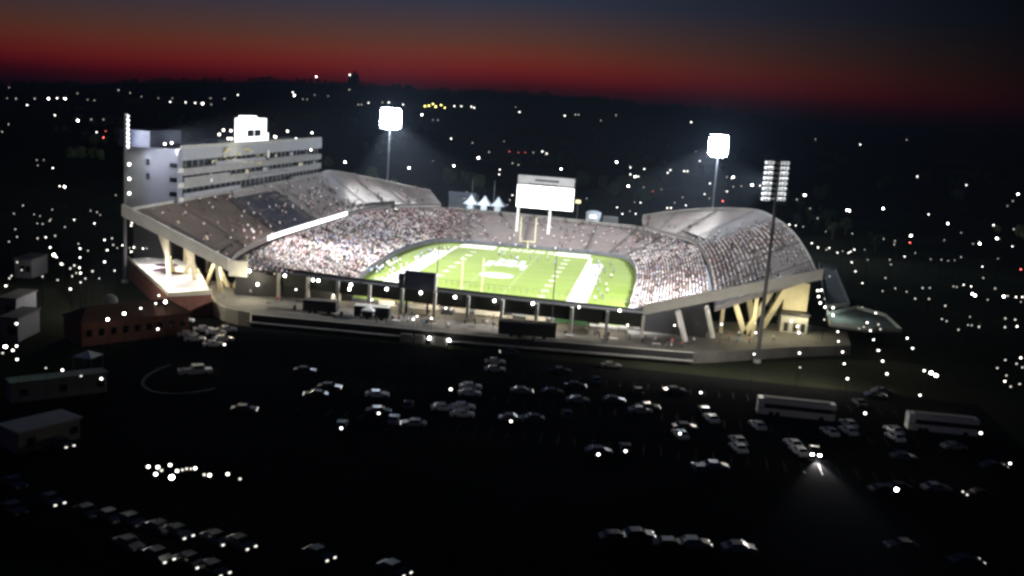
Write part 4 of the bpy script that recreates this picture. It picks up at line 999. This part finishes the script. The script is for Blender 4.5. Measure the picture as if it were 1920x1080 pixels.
mb = MB(); mb.box(((a.x+b.x)/2, 195, (a.z+G)/2), (b.x-a.x, 9, a.z-G)); mb.build('wall', M_concd, t); mb = MB(); mb.box(((a.x+b.x)/2, 190.4, a.z+.6), (b.x-a.x+.4, 1, 2.4)); mb.build('fascia', M_panel, t)
a, b = atY(1100, 405, 150), atY(1150, 412, 150); t = thing('kiosk', 'rounded white kiosk with lit openings right of the scoreboard', 'kiosk')
mb = MB(); mb.tube((a.x+3, 153, G), (a.x+3, 153, a.z+1.2), 3.6, 3.4, 16); mb.build('wall', M_canvas, t); mb = MB(); mb.ball((a.x+3, 153, a.z+1.2), 3.7, 16, 8, (1, 1, .35)); mb.build('roof', M_canvas, t)
mb = MB(); mb.box((a.x+3, 149.5, a.z), (3.2, .2, 1.5)); mb.build('lit_opening', emit('kiosk glow', (1, 1, .95), 1.6), t)
mb = MB(); mb.box((a.x+11, 153, (a.z+G)/2+.3), (7, 5, a.z-G)); mb.build('annex', M_concd, t)
p = atY(1084, 378, 160); t = thing('road_sign', 'glowing yellow sign just right of the scoreboard screen', 'sign')
mb = MB(); mb.box(p, (2.4, .2, 1.5)); mb.build('panel', emit('sign yellow', (1, .84, .3), 1.6), t); mb = MB(); mb.tube((p.x, p.y+.2, G), (p.x, p.y+.2, p.z), .12, k=6); mb.build('post', M_steel, t)
for i, px in enumerate((887, 928)):
    p, q = atY(px, 338 if i == 0 else 340, 175), None; t = thing('flag_pole', f'thin flag pole behind the marquee, {nth(i+1)} of two from the press box', 'pole', (p.x, 175, G)); mb = MB(); mb.tube((0, 0, 0), (0, 0, p.z-G), .14, .08, 6); mb.build('shaft', M_steel, t); mb = MB(); mb.ball((0, 0, p.z-G), .2); mb.build('finial', M_steel, t)
# tower block and radio mast on the skyline
d = ray(663, 150); k = 4200/d.y; p = EYE+d*k
t = thing('tower_block', 'dark tower block breaking the skyline above the floodlight', 'building'); gz = ground_z(p.x, p.y)
mb = MB(); mb.box((p.x, p.y, (gz+p.z+24)/2), (38, 30, p.z+24-gz)); mb.build('wall', M_dark, t); mb = MB(); mb.box((p.x+6, p.y, p.z+30), (12, 10, 14)); mb.build('roof_room', M_dark, t)
mb = MB(); mb.ball((p.x-12, p.y-18, p.z+20), 3); mb.build('lamp', M_lampm, t)
d = ray(593, 144); p = EYE+d*(4300/d.y); gz = ground_z(p.x, p.y)
t = thing('radio_mast', 'thin radio mast on the skyline topped by a bright beacon', 'mast'); mb = MB(); mb.tube((p.x, p.y, gz), (p.x, p.y, p.z), 1.2, .5, 6); mb.build('lattice', M_dark, t); mb = MB(); mb.ball(p, 2.2); mb.build('beacon', M_lampw, t)

# ------------------------------------------------------------------ trees
def tree(p, h, label):
    t = thing('tree', label, 'tree', p, 0, 'dark trees beyond the crescent stand'); rr = random.Random(int(p[0]*13+p[1]))
    mb = MB(); mb.tube((0, 0, 0), (0, 0, h*.5), .3, .18, 7)
    for k in range(5): a = k*1.3; mb.tube((0, 0, h*(.3+.05*k)), (math.cos(a)*h*.22, math.sin(a)*h*.22, h*(.5+.06*k)), .12, .05, 5)
    mb.build('trunk', M_bark, t)
    mb = MB()
    cl = [(rr.gauss(0, h*.17), rr.gauss(0, h*.17), h*rr.uniform(.42, .95), h*rr.uniform(.1, .19)) for _ in range(16)]
    for x, y, z, r in cl:
        for _ in range(34):
            v = Vector((rr.gauss(0, 1), rr.gauss(0, 1), rr.gauss(0, 1))).normalized()*r*rr.uniform(.5, 1.05); c = Vector((x, y, z))+v
            u = Vector((rr.gauss(0, 1), rr.gauss(0, 1), rr.gauss(0, 1))).normalized(); w = u.orthogonal().normalized(); s = h*.035; q = u.cross(w)
            mb.quad(c-w*s, c-q*s*.6, c+w*s, c+q*s*.6)
    mb.build('crown', M_leaf, t)
for i, (px, py, h) in enumerate(((1492, 430, 9), (1515, 420, 10), (1530, 432, 8), (1548, 425, 11), (1500, 400, 10), (1560, 448, 9), (1585, 440, 9), (1640, 470, 8))):
    p = at(px, py, G); tree((p.x, p.y, G), h, f'dark leafy tree beyond the crescent stand, {nth(i+1)} of eight')

rw = random.Random(9); mb = MB()
def wood(x, y, n, s, h):
    for _ in range(n):
        a, b = x+rw.gauss(0, s), y+rw.gauss(0, s); z = ground_z(a, b); hh = h*rw.uniform(.6, 1.25)
        k0 = len(mb.v); mb.ball((a, b, z+hh*.5), hh*.5, 6, 4, (rw.uniform(.7, 1.2), rw.uniform(.7, 1.2), 1))
        for i in range(k0, len(mb.v)): v = mb.v[i]; mb.v[i] = (v[0]+rw.uniform(-.12, .12)*hh, v[1]+rw.uniform(-.12, .12)*hh, v[2]+rw.uniform(-.12, .12)*hh)
for k in range(150):
    a = math.radians(rw.uniform(-40, 24)); r = rw.uniform(5900, 6400); wood(CX+r*math.sin(a), CY+r*math.cos(a), rw.randint(3, 9), 26, rw.uniform(9, 22))
for k in range(110):
    a = math.radians(rw.uniform(-36, 20)); r = rw.uniform(640, 2600)
    if abs(CX+r*math.sin(a)) > 130 or CY+r*math.cos(a) > 230: wood(CX+r*math.sin(a), CY+r*math.cos(a), rw.randint(2, 7), 14, rw.uniform(6, 11))
tag(mb.build('far_woods', M_leaf), 'dark ragged woods and hedgerows over the plain and along the skyline', 'woods', None, 'stuff')

# ------------------------------------------------------------------ town lamps
B, M, D = 'bright', 'white', 'faint'
CL = {
 'on the plain left of the press box': [(17,164,D),(91,185,B),(107,184,M),(122,185,B),(145,175,D),(51,197,M),(103,216,M),(146,226,B),(171,224,D),(194,224,D),(181,248,M),(194,258,'R'),(222,169,D),(244,174,D),(164,187,D),(177,188,D),(13,184,D),(30,185,D),(65,185,D),(69,300,D),(82,300,D),(71,310,D),(99,315,M),(112,349,M),(121,350,B),(217,366,D),(198,246,'r'),(4,247,D),(16,233,D),(265,181,D)],
 'on the plain above the press box roof': [(319,191,M),(348,192,M),(366,193,M),(380,194,B),(396,196,D),(297,184,D),(323,184,D),(395,184,D),(446,178,M),(421,185,D),(549,173,M),(552,179,B),(568,186,D),(576,186,D),(615,180,D),(590,178,D),(655,168,D)],
 'in the car parks by the press box': [(139,412,M),(177,419,M),(64,402,D),(70,419,D),(80,420,D),(95,411,D),(170,395,D),(188,403,D),(98,393,D),(86,445,M),(94,464,M),(101,478,B),(106,482,M),(115,495,M),(147,457,D),(150,466,M),(150,483,M),(149,502,M),(143,512,D),(151,512,M),(196,450,M),(201,469,M),(230,460,M),(196,491,M),(254,453,M),(247,418,M),(246,423,M),(243,465,D),(251,464,M),(246,472,M),(268,466,M),(275,466,D),(108,525,D),(186,522,D),(132,542,M),(165,470,D),(220,465,D)],
 'along the street before the brick building': [(11,536,M),(31,607,M),(202,599,B),(233,588,B),(264,578,M),(292,569,M),(298,554,M),(310,566,B),(296,617,M),(10,650,B),(31,649,M),(24,657,M),(32,674,M),(421,646,M),(117,694,M),(190,710,M),(86,690,D),(152,705,D),(5,662,D)],
 'in the dark near lot cluster': [(278,875,M),(296,876,M),(319,872,M),(292,889,M),(322,895,B),(332,883,M),(342,881,D),(350,879,D),(358,879,D),(366,878,M),(383,890,D),(393,891,M),(427,889,M),(450,898,D),(303,882,D)],
 'on the plain behind the blazing mast': [(691,193,M),(678,196,D),(672,196,D),(729,192,M),(717,192,D),(756,196,M),(797,199,'Y'),(804,198,'Y'),(812,195,'Y'),(817,200,'Y'),(827,197,'Y'),(834,202,'Y'),(852,199,M),(865,199,M),(884,200,M),(889,202,M),(791,215,B),(812,225,D),(821,225,D),(846,260,M),(886,268,D),(917,285,D),(945,265,D),(647,304,B),(767,315,B),(812,302,D),(851,311,B),(897,296,B),(875,360,D)],
 'on the plain above the scoreboard': [(955,284,'r'),(972,286,'r'),(985,286,'r'),(1000,286,D),(1017,284,M),(1025,288,M),(937,318,M),(936,327,M),(961,306,D),(972,309,D),(967,201,D),(974,210,M),(1059,217,M),(1079,215,D),(1085,215,D),(1127,226,D),(1155,216,D),(1052,317,B),(961,366,M),(951,384,D),(956,375,D),(870,372,D)],
 'between scoreboard and crescent stand': [(1156,304,B),(1182,314,M),(1208,317,M),(1182,327,M),(1191,331,B),(1197,331,M),(1178,349,B),(1257,319,M),(1252,324,M),(1283,321,M),(1289,321,M),(1312,302,M),(1305,284,D),(1331,344,M),(1321,364,M),(1296,229,M),(1201,380,M),(1251,390,M),(1258,390,M),(1286,385,M),(1224,359,'r'),(1207,351,D),(1167,401,M),(1192,401,M),(1181,396,D),(1181,423,M),(1157,389,M),(1190,379,D),(1280,370,D),(1240,355,D),(1100,372,D),(1330,372,D),(1265,380,D)],
 'on the plain beyond the crescent stand': [(1375,332,B),(1372,334,M),(1363,332,D),(1363,359,M),(1410,347,B),(1425,348,M),(1355,377,'R'),(1509,366,B),(1494,374,D),(1519,391,D),(1533,409,D),(1480,421,M),(1492,423,M),(1506,425,D),(1522,456,M),(1534,464,M),(1613,271,M),(1529,261,D),(1720,331,M),(1812,347,M),(1588,394,B),(1592,395,B),(1656,391,B),(1741,402,M),(1777,419,B),(1909,364,B),(1899,377,D),(1889,386,D),(1863,422,M),(1869,447,B),(1837,457,B),(1898,462,M),(1708,442,B),(1706,455,'R'),(1696,481,M),(1842,500,M),(1914,505,'R'),(1375,350,D),(1390,349,D),(1700,262,D)],
 'on the streets right of the crescent stand': [(1555,465,M),(1570,474,M),(1591,474,M),(1595,472,M),(1602,468,M),(1580,471,D),(1597,492,M),(1604,509,M),(1617,531,M),(1627,487,D),(1745,486,D),(1790,488,D),(1802,482,D),(1657,448,D),(1678,452,D),(1765,487,D),(1778,489,D),(1788,537,D),(1794,538,D),(1807,534,M),(1821,537,M),(1823,551,B),(1828,554,B),(1866,541,D),(1882,556,B),(1914,566,D),(1766,598,D),(1775,602,D),(1822,610,D),(1836,612,D),(1852,562,D),(1907,612,M),(1885,597,D),(1905,557,M),(1917,557,M),(1730,540,D),(1716,560,D),(1700,547,D)],
 'on the ramp path right of the stadium': [(1701,634,M),(1711,653,M),(1642,587,M),(1626,605,M),(1632,620,M),(1638,637,M),(1647,657,M),(1655,677,M),(1663,701,M),(1571,622,M),(1572,640,M),(1580,660,M),(1583,682,M),(1589,710,M),(1733,695,M),(1746,699,B),(1755,704,B),(1885,675,D),(1914,671,M),(1906,682,D),(1917,689,D),(1887,704,D),(1499,662,M),(1500,689,D),(1725,741,M),(1884,715,M),(1895,725,D),(1870,690,D),(1912,720,D)],
 'in the car park before the plaza': [(1414,664,M),(1314,736,M),(1275,813,M),(1622,775,M),(1839,812,M),(1894,869,M),(845,730,M),(710,775,M),(640,803,M),(1122,852,M),(1173,846,M),(958,790,M),(1681,918,B),(1404,570,M),(1351,569,D),(1417,624,M),(1416,606,D),(1353,608,M),(1444,551,M)],
 'on the plaza deck': [(775,599,M),(782,593,M),(809,597,M),(836,578,M),(625,553,M),(555,543,M),(697,562,M),(1177,609,M),(1265,610,M),(1150,594,M),(1162,594,M),(1120,584,M)],
}
MM = {B: M_lampw, M: M_lampm, D: M_lampd, 'R': M_lampr, 'r': emit('lamp dull red', (1, .15, .12), 2.5), 'Y': M_lampy}
WORD = {B: 'bright white', M: 'white', D: 'faint', 'R': 'red', 'r': 'dull red', 'Y': 'yellow'}
rq = random.Random(5)
CL['in the faint scatter right of the stadium'] = [(rq.uniform(1545, 1910), rq.uniform(425, 625), D) for _ in range(38)]
CL['in the faint scatter left of the stadium'] = [(rq.uniform(10, 215), rq.uniform(378, 530), D) for _ in range(26)]
PROTO = {}
def lamp_proto(k):
    if k in PROTO: return PROTO[k]
    t = thing('street_lamp', 'x', 'street lamp', (0, 0, -600))
    mb = MB(); mb.tube((0, 0, 0), (0, 0, 7.9), .09, .06, 6); mb.tube((0, 0, 7.9), (0, -.5, 8.0), .05, k=5); mb.build('pole', mat('black lamp pole', (.006, .006, .006), .9, spec=.05), t)
    mb = MB(); mb.ball((0, -.6, 8.0), .5, 8, 6, (1, 1, .8)); mb.build('lamp_head', MM[k], t)
    PROTO[k] = t; return t
def drop(px, py):
    d = ray(px, py); h = 8.0; s = 1.0
    for i in range(2400):
        q = EYE+d*s; r = math.hypot(q.x-CX, q.y-CY)
        if r > RMAX-150: break
        if q.z <= ground_z(q.x, q.y)+h*max(1, r/500): return q
        s += max(.6, s*.004)
    return EYE+d*(RMAX-300)
FAR = MB(); FARP = MB()
for where, L in CL.items():
    if where.startswith(('on the plain', 'in the faint', 'on the streets')):     # the faint far scatter nobody would count
        for px, py, k in L:
            if k == D:
                q = drop(px, py); r = math.hypot(q.x-CX, q.y-CY); rad = max(.2, r*.00046)*R.uniform(.7, 1.15)
                FAR.ball(q, rad, 8, 6); FAR.tube((q.x, q.y, ground_z(q.x, q.y)), (q.x, q.y, q.z-rad), .09, .06, 5, False)
                FAR.m[-5:] = [1]*5
        L = [l for l in L if l[2] != D]
    L = sorted(L)
    for i, (px, py, k) in enumerate(L):
        if where == 'on the plaza deck': q = at(px, py, 4.0)
        else: q = drop(px, py)
        r = math.hypot(q.x-CX, q.y-CY); gz = 0 if where == 'on the plaza deck' else ground_z(q.x, q.y)
        rad = max(.22, r*.00058)*(1.35 if k == B else .8 if k in (D, 'r') else 1)*R.uniform(.85, 1.12)
        sc = (rad/.5, rad/.5, max(.3, (q.z-gz)/8))
        o = dup(lamp_proto(k), (q.x, q.y+.6*rad/.5, gz), 0, sc)
        for c in o.children:
            if c.name.startswith('pole'): c.scale = (min(1, 1/sc[0]), min(1, 1/sc[1])*1.0, 1)
            else: c.scale = (1, 1, sc[0]/sc[2]); c.location = (0, 0, 8*(1-sc[0]/sc[2]))
        o['label'] = f'{WORD[k]} street lamp {where}, {nth(i+1)} from the left'; o['group'] = 'lamps '+where
tag(FAR.build('town_lights', [MM[D], MATS['black lamp pole']]), 'faint scatter of distant lamps over the dark town and plain', 'town lights', None, 'stuff')
for t in PROTO.values():
    for c in list(t.children): bpy.data.objects.remove(c)
    bpy.data.objects.remove(t)
# point lights added so that near cars and ground show, some beside lamps
for px, py, z, e_ in ((1595, 790, 6, 500), (1480, 780, 7, 420), (1750, 780, 7, 420), (870, 725, 7, 380), (378, 620, 6, 700), (240, 575, 7, 260), (360, 690, 7, 70), (110, 800, 9, 45), (120, 730, 8, 40), (1580, 660, 6, 300), (1655, 677, 6, 250), (150, 480, 8, 600), (20, 600, 7, 150), (40, 500, 8, 140), (805, 640, 0.5, 150)):
    p = at(px, py, z); lamp('POINT', p, e_*.36, (1, .95, .8), .3)

# ------------------------------------------------------------------ render settings
S.render.engine = 'CYCLES'
S.view_settings.view_transform = 'Standard'; S.view_settings.look = 'None'; S.view_settings.exposure = 0; S.view_settings.gamma = 1
S.cycles.use_denoising = True; S.cycles.use_light_tree = True
S.cycles.sample_clamp_indirect = 2.0
S.cycles.max_bounces = 5; S.cycles.diffuse_bounces = 3; S.cycles.glossy_bounces = 2
S.cycles.filter_width = 2.9
S.render.film_transparent = False
# ------------------------------------------------------------------ night haze over the whole place
HZ = .000045
if HZ:
    mb = MB(); mb.box((0, 3000, 70), (14000, 8500, 470))
    hz = mb.build('haze', bpy.data.materials.new('haze')); m = hz.data.materials[0]; m.use_nodes = True; nt = m.node_tree
    nt.nodes.remove(nt.nodes['Principled BSDF']); v = nt.nodes.new('ShaderNodeVolumePrincipled'); v.inputs['Density'].default_value = HZ; v.inputs['Color'].default_value = (.6, .76, 1, 1); v.inputs['Anisotropy'].default_value = .45
    nt.links.new(v.outputs[0], nt.nodes['Material Output'].inputs['Volume']); tag(hz, kind='stuff')
